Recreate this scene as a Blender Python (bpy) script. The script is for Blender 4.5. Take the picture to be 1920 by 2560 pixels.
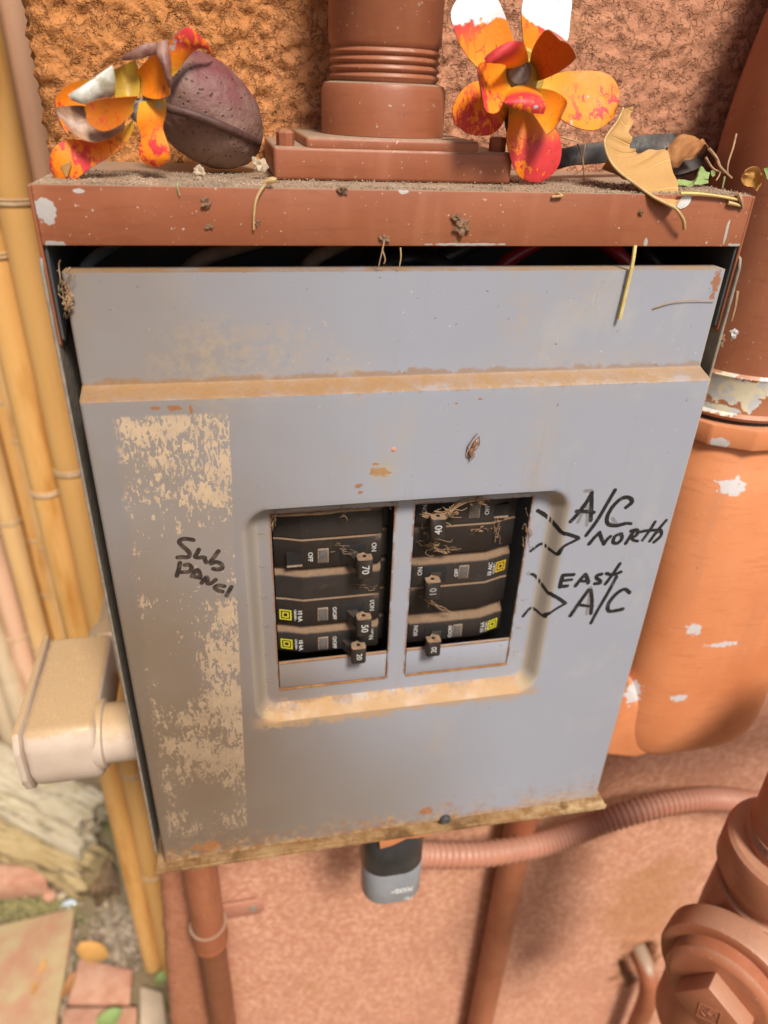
import bpy, bmesh, math, random
from mathutils import Vector, Matrix, Euler, noise
random.seed(7)
PI = math.pi
for o in list(bpy.data.objects): bpy.data.objects.remove(o)
scene = bpy.context.scene
COL = scene.collection

# ------------------------------------------------------------------ camera, light
CAM = Vector((-0.09523, -0.35024, 0.13468))
ROT = Euler((1.044857, -0.036008, -0.196753), 'XYZ')
FPX = 1800.0
cd = bpy.data.cameras.new('camera'); cam = bpy.data.objects.new('camera', cd); COL.objects.link(cam)
cam.location = CAM; cam.rotation_euler = ROT
cd.sensor_fit = 'HORIZONTAL'; cd.sensor_width = 27.0; cd.lens = FPX / 1920 * 27.0
cd.clip_start = 0.01; cd.clip_end = 500
cd.dof.use_dof = True; cd.dof.focus_distance = 0.395; cd.dof.aperture_fstop = 5.8
scene.camera = cam
scene.render.resolution_x = 768; scene.render.resolution_y = 1024

SUN_EL, SUN_AZ = math.radians(52), math.radians(15)     # azimuth: from straight in front of the wall towards the right
sd = Vector((math.sin(SUN_AZ) * math.cos(SUN_EL), -math.cos(SUN_AZ) * math.cos(SUN_EL), math.sin(SUN_EL)))
world = bpy.data.worlds.new('World'); scene.world = world; world.use_nodes = True
wn = world.node_tree.nodes; wl = world.node_tree.links
sky = wn.new('ShaderNodeTexSky'); sky.sky_type = 'NISHITA'; sky.sun_disc = False
sky.sun_elevation = SUN_EL; sky.sun_rotation = math.atan2(sd.x, sd.y)
sky.dust_density = 3.0; sky.air_density = 1.0; sky.ozone_density = 1.0
bg = wn['Background']; bg.inputs['Strength'].default_value = 0.075
wl.new(sky.outputs[0], bg.inputs['Color'])
sl = bpy.data.lights.new('sun', 'SUN'); sl.energy = 3.6; sl.angle = math.radians(14); sl.color = (1.0, 0.935, 0.84)
so = bpy.data.objects.new('sun', sl); COL.objects.link(so)
so.rotation_euler = sd.to_track_quat('Z', 'Y').to_euler(); so.location = (1, -1, 2)
scene.view_settings.view_transform = 'Standard'; scene.view_settings.look = 'None'
scene.view_settings.gamma = 1.0; scene.view_settings.exposure = 0.40
scene.view_settings.use_curve_mapping = False
scene.render.engine = 'CYCLES'
scene.cycles.max_bounces = 5; scene.cycles.diffuse_bounces = 3; scene.cycles.glossy_bounces = 2; scene.cycles.transmission_bounces = 1

# ------------------------------------------------------------------ picture point -> place in the world
RM = ROT.to_matrix()
def ray(u, v): return RM @ Vector(((u - 960) / FPX, -(v - 1280) / FPX, -1.0))
def at(u, v, y):
    d = ray(u, v); return CAM + d * ((y - CAM.y) / d.y)
def atz(u, v, z):
    d = ray(u, v); return CAM + d * ((z - CAM.z) / d.z)
S = 1920 / 1659
def a(u, v, y): return at(u * S, v * S, y)

# ------------------------------------------------------------------ node helper
class NB:
    def __init__(s, name):
        s.m = bpy.data.materials.new(name); s.m.use_nodes = True
        s.t = s.m.node_tree; s.n = s.t.nodes; s.l = s.t.links
        s.b = s.n['Principled BSDF']; s._pos = None; s._geo = None
    def set(s, inp, val):
        if isinstance(val, bpy.types.NodeSocket): s.l.new(val, inp)
        elif isinstance(val, (tuple, list)) and len(val) == 3 and inp.type == 'RGBA': inp.default_value = (*val, 1)
        else: inp.default_value = val
    def geo(s):
        if not s._geo: s._geo = s.n.new('ShaderNodeNewGeometry')
        return s._geo
    def pos(s): return s.geo().outputs['Position']
    def uv(s): return s.n.new('ShaderNodeTexCoord').outputs['UV']
    def sep(s, vec):
        n = s.n.new('ShaderNodeSeparateXYZ'); s.set(n.inputs[0], vec); return n.outputs
    def nz(s): return s.sep(s.geo().outputs['Normal'])[2]
    def math(s, op, x, y=0.0, z=None):
        n = s.n.new('ShaderNodeMath'); n.operation = op; s.set(n.inputs[0], x); s.set(n.inputs[1], y)
        if z is not None: s.set(n.inputs[2], z)
        return n.outputs[0]
    def mul(s, x, y): return s.math('MULTIPLY', x, y)
    def add(s, x, y): return s.math('ADD', x, y)
    def mx(s, x, y): return s.math('MAXIMUM', x, y)
    def mp(s, vec=None, sc=(1, 1, 1), loc=(0, 0, 0)):
        n = s.n.new('ShaderNodeMapping'); s.set(n.inputs[0], vec if vec is not None else s.pos())
        n.inputs['Scale'].default_value = sc; n.inputs['Location'].default_value = loc; return n.outputs[0]
    def noise(s, sc, det=4, ro=.55, vec=None, dist=0.0):
        n = s.n.new('ShaderNodeTexNoise'); n.inputs['Scale'].default_value = sc; n.inputs['Detail'].default_value = det
        n.inputs['Roughness'].default_value = ro; n.inputs['Distortion'].default_value = dist
        s.set(n.inputs['Vector'], vec if vec is not None else s.pos()); return n.outputs['Fac']
    def noisec(s, sc, det=3, vec=None):
        n = s.n.new('ShaderNodeTexNoise'); n.inputs['Scale'].default_value = sc; n.inputs['Detail'].default_value = det
        s.set(n.inputs['Vector'], vec if vec is not None else s.pos()); return n.outputs['Color']
    def vor(s, sc, feat='F1', vec=None):
        n = s.n.new('ShaderNodeTexVoronoi'); n.feature = feat; n.inputs['Scale'].default_value = sc
        s.set(n.inputs['Vector'], vec if vec is not None else s.pos()); return n.outputs['Distance']
    def step(s, x, lo, hi):
        n = s.n.new('ShaderNodeMapRange'); n.interpolation_type = 'SMOOTHSTEP'
        s.set(n.inputs[0], x); s.set(n.inputs[1], lo); s.set(n.inputs[2], hi); return n.outputs[0]
    def lin(s, x, lo, hi, p=0.0, q=1.0):
        n = s.n.new('ShaderNodeMapRange'); s.set(n.inputs[0], x)
        for i, v in zip((1, 2, 3, 4), (lo, hi, p, q)): n.inputs[i].default_value = v
        return n.outputs[0]
    def mix(s, f, x, y):
        n = s.n.new('ShaderNodeMix'); n.data_type = 'RGBA'; s.set(n.inputs[0], f); s.set(n.inputs[6], x); s.set(n.inputs[7], y); return n.outputs[2]
    def bump(s, h, st=.3, d=.001, prev=None):
        n = s.n.new('ShaderNodeBump'); n.inputs['Strength'].default_value = st; n.inputs['Distance'].default_value = d
        s.set(n.inputs['Height'], h)
        if prev is not None: s.l.new(prev, n.inputs['Normal'])
        return n.outputs[0]
    def blob(s, lst, wob=.35, freq=260, soft=.12):
        """irregular patches round (x, z) points of the surface: (x, z, rx, rz)"""
        nc = s.n.new('ShaderNodeVectorMath'); nc.operation = 'SUBTRACT'; s.set(nc.inputs[0], s.noisec(freq, 7)); nc.inputs[1].default_value = (.5, .5, .5)
        tot = None
        P = s.sep(s.pos()); W = s.sep(nc.outputs[0])
        for i, (x, z, rx, rz) in enumerate(lst):
            dx = s.mul(s.add(P[0], -x), 1 / rx); dz = s.mul(s.add(P[2], -z), 1 / rz)
            dx = s.math('MULTIPLY_ADD', W[0], wob * 4, dx); dz = s.math('MULTIPLY_ADD', W[1], wob * 4, dz)
            d = s.math('SQRT', s.add(s.mul(dx, dx), s.mul(dz, dz)))
            k = s.step(d, 1 + soft, 1 - soft)
            tot = k if tot is None else s.mx(tot, k)
        return tot
    def out(s, col, rough=.5, normal=None, metal=0.0, spec=.5, coat=None, **kw):
        s.set(s.b.inputs['Base Color'], col); s.set(s.b.inputs['Roughness'], rough); s.set(s.b.inputs['Metallic'], metal)
        s.b.inputs['Specular IOR Level'].default_value = spec
        if normal is not None: s.l.new(normal, s.b.inputs['Normal'])
        for k, v in kw.items(): s.set(s.b.inputs[k.replace('_', ' ')], v)
        return s.m

def simple(name, c1, c2, sc=60, rough=.55, bst=.15, bsc=400, metal=0, dust=0.0, dustcol=(.42, .30, .18), spec=.5, speck=0.0):
    b = NB(name)
    col = b.mix(b.step(b.noise(sc, 6, .62), .32, .68), c1, c2)
    if speck:
        k = b.step(b.noise(650, 2), .70, .74); col = b.mix(b.mul(k, speck), col, (.62, .52, .44))
    if dust:
        k = b.step(b.add(b.nz(), b.mul(b.noise(180, 4), .5)), .62, 1.05)
        col = b.mix(b.mul(k, dust), col, b.mix(b.noise(900, 3), dustcol, tuple(v * .6 for v in dustcol)))
    return b.out(col, rough, b.bump(b.noise(bsc, 4), bst, .0008), metal, spec)

# ------------------------------------------------------------------ mesh helpers
def raw(name, verts, faces, mats, parent=None, smooth=True, uvs=None, midx=None):
    me = bpy.data.meshes.new(name); me.from_pydata([tuple(v) for v in verts], [], faces)
    if not isinstance(mats, (list, tuple)): mats = [mats]
    for m in mats: me.materials.append(m)
    if midx: me.polygons.foreach_set('material_index', midx)
    if uvs is not None:
        ul = me.uv_layers.new(name='UVMap')
        for lp in me.loops: ul.data[lp.index].uv = uvs[lp.vertex_index]
    me.polygons.foreach_set('use_smooth', [smooth] * len(me.polygons)); me.update()
    return link(name, me, parent)
def link(name, me, parent=None):
    o = bpy.data.objects.new(name, me); COL.objects.link(o)
    if parent is not None:
        me.transform(Matrix.Translation(-Vector(parent['_base']))); o.parent = parent; o['_base'] = parent['_base']
    else:
        vs = [v.co for v in me.vertices]
        c = Vector(((min(v.x for v in vs) + max(v.x for v in vs)) / 2, (min(v.y for v in vs) + max(v.y for v in vs)) / 2, min(v.z for v in vs)))
        me.transform(Matrix.Translation(-c)); o.location = c; o['_base'] = list(c)
    return o
def tag(o, label, cat, group=None, kind=None):
    o['label'] = label
    if cat: o['category'] = cat
    if group: o['group'] = group
    if kind: o['kind'] = kind
    return o
def thing(name, loc, label, cat, group=None):
    e = bpy.data.objects.new(name, None); COL.objects.link(e); e.location = loc; e.empty_display_size = .02
    e['_base'] = list(loc); return tag(e, label, cat, group)
def sub(parent_part):      # sub-part parent: keep the same base
    return parent_part
def autosmooth(o, ang=35):
    me = o.data; bm = bmesh.new(); bm.from_mesh(me)
    for e in bm.edges:
        if len(e.link_faces) == 2 and e.calc_face_angle(0) > math.radians(ang): e.smooth = False
    bm.to_mesh(me); bm.free(); return o
def frm(d):
    d = Vector(d).normalized(); r = Vector((0, 0, 1)) if abs(d.z) < .9 else Vector((1, 0, 0))
    u = d.cross(r).normalized(); return u, u.cross(d).normalized(), d
def tube(name, pts, rad, mat, parent=None, seg=12, cap=True, wob=0.0):
    pts = [Vector(p) for p in pts]; n = len(pts)
    if not isinstance(rad, (list, tuple)): rad = [rad] * n
    V, F = [], []; up = None
    for i, p in enumerate(pts):
        t = (pts[min(i + 1, n - 1)] - pts[max(i - 1, 0)]).normalized()
        if up is None: up = frm(t)[0]
        up = (up - t * up.dot(t)).normalized(); w = t.cross(up)
        for k in range(seg):
            an = 2 * PI * k / seg; r = rad[i] * (1 + (random.uniform(-wob, wob) if wob else 0))
            V.append(p + up * (r * math.cos(an)) + w * (r * math.sin(an)))
    for i in range(n - 1):
        for k in range(seg):
            A, B = i * seg + k, i * seg + (k + 1) % seg
            F.append((A, B, B + seg, A + seg))
    if cap: F.append(tuple(reversed(range(seg)))); F.append(tuple(range((n - 1) * seg, n * seg)))
    if name is None: return V, F
    o = raw(name, V, F, mat, parent); return autosmooth(o, 50)
def lathe(name, prof, org, axis, mat, parent=None, seg=48, ang=32, squash=None):
    u, w, d = frm(axis); org = Vector(org); V, F = [], []
    for r, h in prof:
        for k in range(seg):
            an = 2 * PI * k / seg; V.append(org + d * h + u * (r * math.cos(an)) + w * (r * math.sin(an)))
    n = len(prof)
    for i in range(n - 1):
        for k in range(seg):
            A, B = i * seg + k, i * seg + (k + 1) % seg
            F.append((A, B, B + seg, A + seg))
    F.append(tuple(reversed(range(seg)))); F.append(tuple(range((n - 1) * seg, n * seg)))
    return autosmooth(raw(name, V, F, mat, parent), ang)
def solid(name, poly, base, eu, ew, ed, depth, mat, parent=None, bev=0.0, segs=2, ang=35):
    """polygon (in eu, ew) extruded along ed, edges bevelled"""
    eu, ew, ed, base = Vector(eu), Vector(ew), Vector(ed), Vector(base); n = len(poly)
    bm = bmesh.new()
    A = [bm.verts.new(base + eu * x + ew * y) for x, y in poly]
    B = [bm.verts.new(base + eu * x + ew * y + ed * depth) for x, y in poly]
    bm.faces.new(A); bm.faces.new(list(reversed(B)))
    for i in range(n): bm.faces.new((A[i], B[i], B[(i + 1) % n], A[(i + 1) % n]))
    bmesh.ops.recalc_face_normals(bm, faces=bm.faces)
    if bev: bmesh.ops.bevel(bm, geom=list(bm.edges), offset=bev, segments=segs, profile=.5, affect='EDGES', clamp_overlap=True)
    me = bpy.data.meshes.new(name); bm.to_mesh(me); bm.free(); me.materials.append(mat)
    me.polygons.foreach_set('use_smooth', [True] * len(me.polygons))
    return autosmooth(link(name, me, parent), ang)
def box(name, lo, hi, mat, parent=None, bev=0.0, segs=2):
    return solid(name, [(0, 0), (hi[0] - lo[0], 0), (hi[0] - lo[0], hi[2] - lo[2]), (0, hi[2] - lo[2])], (lo[0], lo[1], lo[2]),
                 (1, 0, 0), (0, 0, 1), (0, 1, 0), hi[1] - lo[1], mat, parent, bev, segs)
def cr(P, t):
    n = len(P) - 1; x = min(max(t, 0), 1) * n; i = min(int(x), n - 1); f = x - i
    p0, p1, p2, p3 = P[max(i - 1, 0)], P[i], P[i + 1], P[min(i + 2, n)]
    return .5 * ((2 * p1) + (p2 - p0) * f + (2 * p0 - 5 * p1 + 4 * p2 - p3) * f * f + (3 * p1 - p0 - 3 * p2 + p3) * f ** 3)
def path(P, n): P = [Vector(p) for p in P]; return [cr(P, i / (n - 1)) for i in range(n)]
def sheet(name, secs, mats, parent=None, cup=0.0, thick=.0007, nu=12, nv=22, ripple=None):
    """thin sheet from cross-sections (left point, right point); front material, back material, rim = front"""
    L = [Vector(s[0]) for s in secs]; R = [Vector(s[1]) for s in secs]
    G = []
    for j in range(nv + 1):
        s = j / nv; l, r = cr(L, s), cr(R, s)
        l2, r2 = cr(L, min(s + .03, 1)), cr(R, min(s + .03, 1)); l1, r1 = cr(L, max(s - .03, 0)), cr(R, max(s - .03, 0))
        along = ((l2 + r2) - (l1 + r1)); nm = (r - l).cross(along)
        if nm.length > 1e-12: nm.normalize()
        if nm.dot(CAM - (l + r) / 2) < 0: nm = -nm
        row = []
        for i in range(nu + 1):
            t = i / nu; p = l.lerp(r, t) - nm * ((r - l).length * cup * 4 * t * (1 - t))
            if ripple: p = p + nm * ripple(s, t)
            row.append((p, nm))
        G.append(row)
    V, UV, F, MI = [], [], [], []
    W = nu + 1
    for side in (0, 1):
        for j, row in enumerate(G):
            for i, (p, nm) in enumerate(row):
                V.append(p + nm * (thick / 2 if side == 0 else -thick / 2)); UV.append((i / nu, j / nv))
    off = W * (nv + 1)
    for j in range(nv):
        for i in range(nu):
            q = (j * W + i, j * W + i + 1, (j + 1) * W + i + 1, (j + 1) * W + i)
            F.append(q); MI.append(0); F.append(tuple(off + k for k in reversed(q))); MI.append(1)
    rim = [i for i in range(nu)] + [j * W + nu for j in range(nv)] + [nv * W + i for i in range(nu, 0, -1)] + [j * W for j in range(nv, 0, -1)]
    m = len(rim)
    for k in range(m):
        A, B = rim[k], rim[(k + 1) % m]; F.append((B, A, A + off, B + off)); MI.append(len(mats) - 1 if len(mats) > 2 else 1)
    o = raw(name, V, F, mats, parent, True, UV, MI); return autosmooth(o, 60)
def text(name, s, size, org, ex, ey, mat, parent, bold=.0, ext=.00006, align='CENTER'):
    cu = bpy.data.curves.new('txt', 'FONT'); cu.body = s; cu.size = size; cu.align_x = align; cu.align_y = 'CENTER'
    cu.extrude = ext; cu.offset = bold; cu.resolution_u = 3
    ob = bpy.data.objects.new('txt', cu); COL.objects.link(ob)
    dg = bpy.context.evaluated_depsgraph_get(); me = bpy.data.meshes.new_from_object(ob.evaluated_get(dg))
    bpy.data.objects.remove(ob); bpy.data.curves.remove(cu)
    ex, ey = Vector(ex).normalized(), Vector(ey).normalized(); ez = ex.cross(ey)
    M = Matrix(((ex.x, ey.x, ez.x, org[0]), (ex.y, ey.y, ez.y, org[1]), (ex.z, ey.z, ez.z, org[2]), (0, 0, 0, 1)))
    me.transform(M); me.materials.clear(); me.materials.append(mat); me.name = name
    return link(name, me, parent)

# ------------------------------------------------------------------ materials
def m_paint(name, chips=(), spot=.5, base=(.285, .088, .040), alt=(.345, .122, .060), dust=.85, chipcol=(.42, .38, .36), extra=None, wob=.52):
    b = NB(name)
    col = b.mix(b.step(b.noise(14, 5, .6), .3, .7), base, alt)
    streak = b.noise(60, 3, .6, b.mp(sc=(1, 1, .12)))
    col = b.mix(b.mul(b.step(streak, .5, .75), .30), col, (.47, .20, .11))
    scuff = b.step(b.noise(230, 5, .75, b.mp(sc=(.6, 1, 1.3))), .66, .76)
    col = b.mix(b.mul(scuff, .45 * spot), col, (.55, .36, .27))
    sp = b.step(b.noise(420, 3), .685, .715); col = b.mix(b.mul(sp, spot), col, (.66, .56, .48))
    dk = b.step(b.noise(290, 4, .65), .315, .27); col = b.mix(b.mul(dk, .7), col, (.11, .055, .03))
    brush = b.noise(70, 4, .7, b.mp(sc=(.5, .5, 4))); col = b.mix(b.mul(b.step(brush, .52, .70), .35), col, tuple(v * .72 for v in base))
    h = b.noise(420, 4)
    nb = b.bump(h, .12, .0006); nb = b.bump(b.noise(90, 3, .5, b.mp(sc=(1, 1, .2))), .12, .001, nb)
    if chips:
        k = b.blob(chips, wob, 280, .05)
        col = b.mix(k, col, b.mix(b.noise(300, 3), chipcol, tuple(v * .82 for v in chipcol)))
    if extra: col = extra(b, col)
    if dust:
        k = b.step(b.add(b.nz(), b.mul(b.noise(260, 4), .45)), .75, 1.1)
        col = b.mix(b.mul(k, dust), col, b.mix(b.noise(1100, 3), (.46, .36, .26), (.20, .13, .08)))
    return b.out(col, b.lin(b.noise(50, 4), .3, .7, .38, .58), nb, spec=.45)

def P2(u, v, y, rx, rz):   # chip spec from a picture point (full-view px)
    p = a(u, v, y); return (p.x, p.z, rx, rz)

M = {}
M['paint'] = m_paint('terracotta_paint')
M['lid'] = m_paint('terracotta_lid_paint', [P2(96, 452, .014, .0048, .0050), P2(105, 470, .014, .0030, .0036), P2(118, 528, .014, .0052, .0016), P2(160, 534, .014, .006, .0007),
    P2(1480, 434, .014, .0026, .0026), P2(1010, 528, .014, .02, .0006), P2(1395, 524, .014, .0012, .0022), P2(620, 534, .014, .009, .0006), P2(170, 412, .014, .0024, .0009),
    P2(870, 412, .014, .0022, .0012), P2(1570, 500, .014, .0007, .006), P2(1588, 529, .014, .005, .0008), P2(1290, 412, .014, .002, .0008)], spot=.75, chipcol=(.50, .47, .45))
def band_extra(b, col):
    k = b.blob([(.216, -.024, .013, .010), (.240, -.020, .016, .006), (.216, -.0385, .013, .0030), (.232, -.030, .006, .006)], .5, 220, .05)
    return b.mix(k, col, b.mix(b.step(b.noise(120, 3), .45, .55), (.80, .72, .52), (.62, .62, .62)))
M['band'] = m_paint('band_paint', base=(.45, .16, .075), alt=(.48, .19, .095), extra=band_extra)
M['body'] = m_paint('conduit_body_lit_paint', [P2(1590, 982, .02, 0.0056, 0.0037), P2(1600, 1066, .02, 0.0084, 0.0063), 
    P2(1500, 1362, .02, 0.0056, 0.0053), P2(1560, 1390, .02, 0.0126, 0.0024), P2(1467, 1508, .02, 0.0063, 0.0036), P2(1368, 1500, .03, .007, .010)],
    base=(.60, .205, .080), alt=(.68, .26, .112), spot=.35, chipcol=(.66, .62, .62), dust=.3)  # same terracotta, lightened: stronger light on the housing is in the colour
M['tee'] = m_paint('tee_paint', base=(.40, .135, .066), alt=(.46, .18, .095), spot=.55, dust=.4)
M['pinkpaint'] = m_paint('pink_paint', base=(.40, .165, .108), alt=(.48, .225, .155), spot=.3, dust=.25)

def m_stucco():
    b = NB('stucco')
    P = b.sep(b.pos())
    n1 = b.noise(9, 4)
    warm = b.mix(n1, (.50, .195, .058), (.58, .25, .085)); pink = b.mix(n1, (.49, .218, .125), (.55, .270, .162))
    f = b.step(b.add(P[0], b.mul(b.noise(6, 3), .14)), -.06, .14)
    col = b.mix(f, warm, pink)
    low = b.step(b.add(P[2], b.mul(b.noise(7, 3), .1)), -.25, -.42)
    lowc = b.mix(b.step(b.noise(150, 6, .75), .40, .62), (.52, .232, .145), (.70, .39, .265)); lowc = b.mix(b.mul(b.step(b.noise(16, 5, .6), .48, .66), .55), lowc, (.50, .23, .15))
    lowc = b.mix(b.mul(b.step(P[0], -.13, -.17), .75), lowc, (.34, .125, .06))
    col = b.mix(low, col, lowc)
    col = b.mix(b.mul(low, 0.0), col, b.mix(b.noise(40, 6, .7), (.58, .265, .17), (.72, .39, .265)))
    up = b.step(P[2], -.05, .05)
    wv = b.n.new('ShaderNodeVectorMath'); wv.operation = 'MULTIPLY_ADD'; b.set(wv.inputs[0], b.noisec(90, 3)); wv.inputs[1].default_value = (.010, .010, .010); b.set(wv.inputs[2], b.pos())
    nA = b.noise(185, 4, .6, wv.outputs[0]); crev = b.step(b.math('ABSOLUTE', b.add(nA, -.5)), .055, .008); crev = b.mul(crev, b.step(b.noise(120, 3, .6), .42, .56))
    pop = b.vor(170, 'SMOOTH_F1', wv.outputs[0]); popm = b.step(P[0], .08, -.10)
    relief = b.add(b.mul(crev, -1.0), b.mul(b.mul(pop, popm), -1.3))
    col = b.mix(b.mul(b.mul(crev, .30), up), col, (.20, .08, .035))
    sp = b.step(b.noise(170, 6, .75), .36, .28); col = b.mix(b.mul(sp, .30), col, (.22, .09, .04))
    lt = b.step(b.noise(330, 5, .7), .58, .72); col = b.mix(b.mul(lt, .35), col, (.74, .47, .34))
    col = b.mix(b.mul(b.step(b.noise(26, 4), .55, .75), .35), col, (.38, .20, .06))
    st = b.blob([(a(1400, 1960, .135).x, a(1400, 1960, .135).z, .06, .10)], .4, 18, .5)  # tee shadow on the wall, painted as a brown patch
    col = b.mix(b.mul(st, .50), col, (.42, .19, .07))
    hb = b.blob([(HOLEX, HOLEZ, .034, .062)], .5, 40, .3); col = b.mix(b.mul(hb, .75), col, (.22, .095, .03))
    nb = b.bump(b.mul(relief, b.lin(up, 0, 1, .12, 1)), .7, .0024); nb = b.bump(b.noise(260, 6, .66, None, .6), .6, .0022, nb); nb = b.bump(b.noise(900, 4), .3, .0006, nb)
    return b.out(col, .85, nb, spec=.2)
HOLEX, HOLEZ = a(1372, 2075, .135).x, a(1372, 2075, .135).z
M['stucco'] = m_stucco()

WIN = [(-.082, -.009), (.0035, .078)]; WZ0, WZ1, KZ = -.1885, -.0760, -.2116
def m_front():
    b = NB('grey_enamel')
    P = b.sep(b.pos()); x, z = P[0], P[2]
    col = b.mix(b.noise(7, 4), (.292, .308, .365), (.340, .354, .410))
    # faint smears, scuffs
    sm = b.step(b.noise(22, 6, .68, b.mp(sc=(1, 1, .8))), .52, .78); col = b.mix(b.mul(sm, .55), col, b.mix(b.step(x, .0, .12), (.40, .335, .26), (.44, .425, .41)))
    sc = b.step(b.noise(55, 4, .7, b.mp(sc=(9, 1, .55))), .70, .735); sc = b.mul(sc, b.step(b.noise(20, 3), .48, .6)); col = b.mix(b.mul(sc, .5), col, (.60, .57, .55))
    sd = b.step(b.noise(60, 5, .75, b.mp(sc=(.5, 1, 3.2))), .60, .74); col = b.mix(b.mul(sd, .30), col, (.30, .26, .22))
    fl = b.step(b.noise(380, 3, .6), .70, .73); col = b.mix(b.mul(fl, .7), col, (.62, .57, .50))
    dk = b.step(b.noise(300, 3, .6), .29, .255); col = b.mix(b.mul(dk, .8), col, (.10, .075, .05))
    # brown reflection painted in at left and bottom, then runs and smears
    brown_refl = b.mul(b.step(x, .02, -.16), b.step(z, .02, -.28)); brown_refl = b.mul(brown_refl, b.lin(b.noise(12, 4), .25, .75, .55, 1.0)); col = b.mix(b.mul(brown_refl, .95), col, (.135, .080, .040))
    left_shade = b.mul(b.step(x, .0, -.17), b.lin(b.noise(10, 3), .3, .7, .45, .85)); col = b.mix(left_shade, col, (.215, .165, .115))
    low_shade = b.mul(b.step(z, -.20, -.33), b.step(x, .10, -.02)); col = b.mix(b.mul(low_shade, .78), col, (.225, .190, .165))
    run = b.step(b.noise(48, 5, .7, b.mp(sc=(1.6, 1, .12))), .58, .74); col = b.mix(b.mul(run, .28), col, (.29, .24, .19))
    smu = b.blob([P2(600, 745, .012, .024, .012), P2(1130, 690, .012, .010, .020), P2(1290, 640, .012, .02, .016), P2(760, 800, .012, .010, .012), P2(1250, 790, .012, .05, .012), P2(1170, 960, 0, .01, .03), P2(480, 780, .012, .03, .016)], .5, 40, .9)
    smu = b.mul(smu, b.step(b.noise(150, 7, .8), .40, .62)); col = b.mix(b.mul(smu, b.lin(x, -.1, .12, .50, .30)), col, (.44, .33, .21))
    # tape residue
    zt = b.math('MULTIPLY_ADD', z, -.03, 0.0)
    xr = b.add(x, zt)
    reg = b.mul(b.step(b.add(xr, b.mul(b.noise(120, 3), .008)), -.1545, -.149), b.step(b.add(xr, b.mul(b.noise(400, 2), .0012)), -.0995, -.1005))
    reg = b.mul(reg, b.mul(b.step(z, -.0075, -.0095), b.step(b.add(z, b.mul(b.noise(70, 3), .02)), -.327, -.318)))
    worm = b.noise(270, 3, .55, b.mp(sc=(1.25, 1, .42)), 1.1)
    fine = b.noise(620, 3, .55, b.mp(sc=(1, 1, .6)), .6)
    den = b.noise(38, 3, .6, b.mp(sc=(.8, 1, 1.3)))
    d1 = b.blob([(-.137, -.024, .017, .013), (-.108, -.035, .008, .024)], .25, 60, .6)
    d2 = b.blob([(-.112, -.185, .016, .060), (-.120, -.245, .026, .040), (-.147, -.27, .006, .012)], .3, 60, .6)
    hole = b.blob([(-.128, -.098, .03, .030), (-.145, -.16, .017, .045), (-.135, -.30, .02, .022)], .3, 60, .5)
    thr = b.add(b.math('MULTIPLY_ADD', den, -.52, .775), b.mul(hole, .13)); thr = b.add(thr, b.mul(b.mx(d1, d2), -.085))
    wsum = b.add(b.mul(worm, .58), b.mul(fine, .42))
    res = b.mul(b.step(b.math('SUBTRACT', wsum, thr), .012, .035), reg)
    tint = b.mul(reg, .14)
    col = b.mix(tint, col, (.40, .29, .18))
    col = b.mix(b.mul(res, b.lin(b.noise(90, 3), .3, .7, .55, .92)), col, b.mix(b.noise(200, 3), (.52, .37, .23), (.66, .49, .32)))
    col = b.mix(b.mul(brown_refl, .66), col, (.128, .072, .034))  # painted lower-left reflection carried over the residue too
    # rust spots and run-out along the lower edge
    q = lambda u, v, rx, rz, y=0: P2(u, v, y, rx, rz)
    rs = b.blob([q(824, 1020, .0040, .0030), q(805, 1018, .0016, .0024), q(812, 1003, .0018, .0008), q(838, 1022, .0020, .0008), q(775, 1050, .0022, .0014), q(779, 1064, .0013, .0010),
                 q(377, 882, .0032, .0016), q(335, 882, .0022, .0010), q(412, 884, .001, .0024), q(985, 872, .0008, .0006), q(1037, 862, .0014, .0006), q(455, 1828, .007, .006), q(425, 1830, .003, .003),
                 q(920, 1752, .0055, .0040), q(1548, 610, .0024, .0060, .012), q(1540, 640, .0016, .0020, .012), q(147, 640, .0016, .0050, .012), q(870, 1085, .0022, .0012)], .55, 420, .22)
    col = b.mix(b.mul(rs, .88), col, b.mix(b.noise(500, 3), (.40, .15, .035), (.23, .085, .03)))
    halo = b.blob([q(824, 1018, .0062, .0052)], .3, 200, .8); col = b.mix(b.mul(halo, .35), col, (.42, .34, .14))
    ed = b.step(b.add(z, b.mul(b.noise(38, 6, .72), .080)), -.292, -.322); ed2 = b.step(b.noise(130, 6, .75), .40, .62)
    ed = b.mul(ed, b.mx(ed2, b.step(z, -.352, -.3575)))
    col = b.mix(b.mul(ed, .85), col, b.mix(b.step(b.noise(120, 5, .7), .42, .6), (.30, .125, .035), (.44, .28, .14)))
    we = b.blob([q(1190, 1738, .030, .013), q(1080, 1760, .03, .008)], .6, 60, .8); we = b.mul(we, b.step(b.noise(110, 7, .78), .38, .60)); col = b.mix(b.mul(we, .75), col, b.mix(b.noise(60, 4), (.52, .45, .38), (.40, .22, .09)))
    # edge chips of rust at the openings
    for w0, w1 in WIN:
        ax_ = b.add(b.math('ABSOLUTE', b.add(x, -(w0 + w1) / 2)), -(w1 - w0) / 2); az_ = b.add(b.math('ABSOLUTE', b.add(z, -(KZ + WZ1) / 2)), -(WZ1 - KZ) / 2)
        dd = b.mx(ax_, az_); rim = b.mul(b.mul(b.step(dd, .0016, .0004), b.step(dd, -.0016, -.0006)), b.step(b.noise(160, 4, .7), .40, .52)); col = b.mix(b.mul(rim, .8), col, (.24, .105, .045))
    # settled dust on everything that looks upward
    du = b.step(b.add(b.nz(), b.add(b.mul(b.noise(150, 5, .7), .34), b.mul(b.noise(28, 3), .25))), .52, .92)
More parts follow.
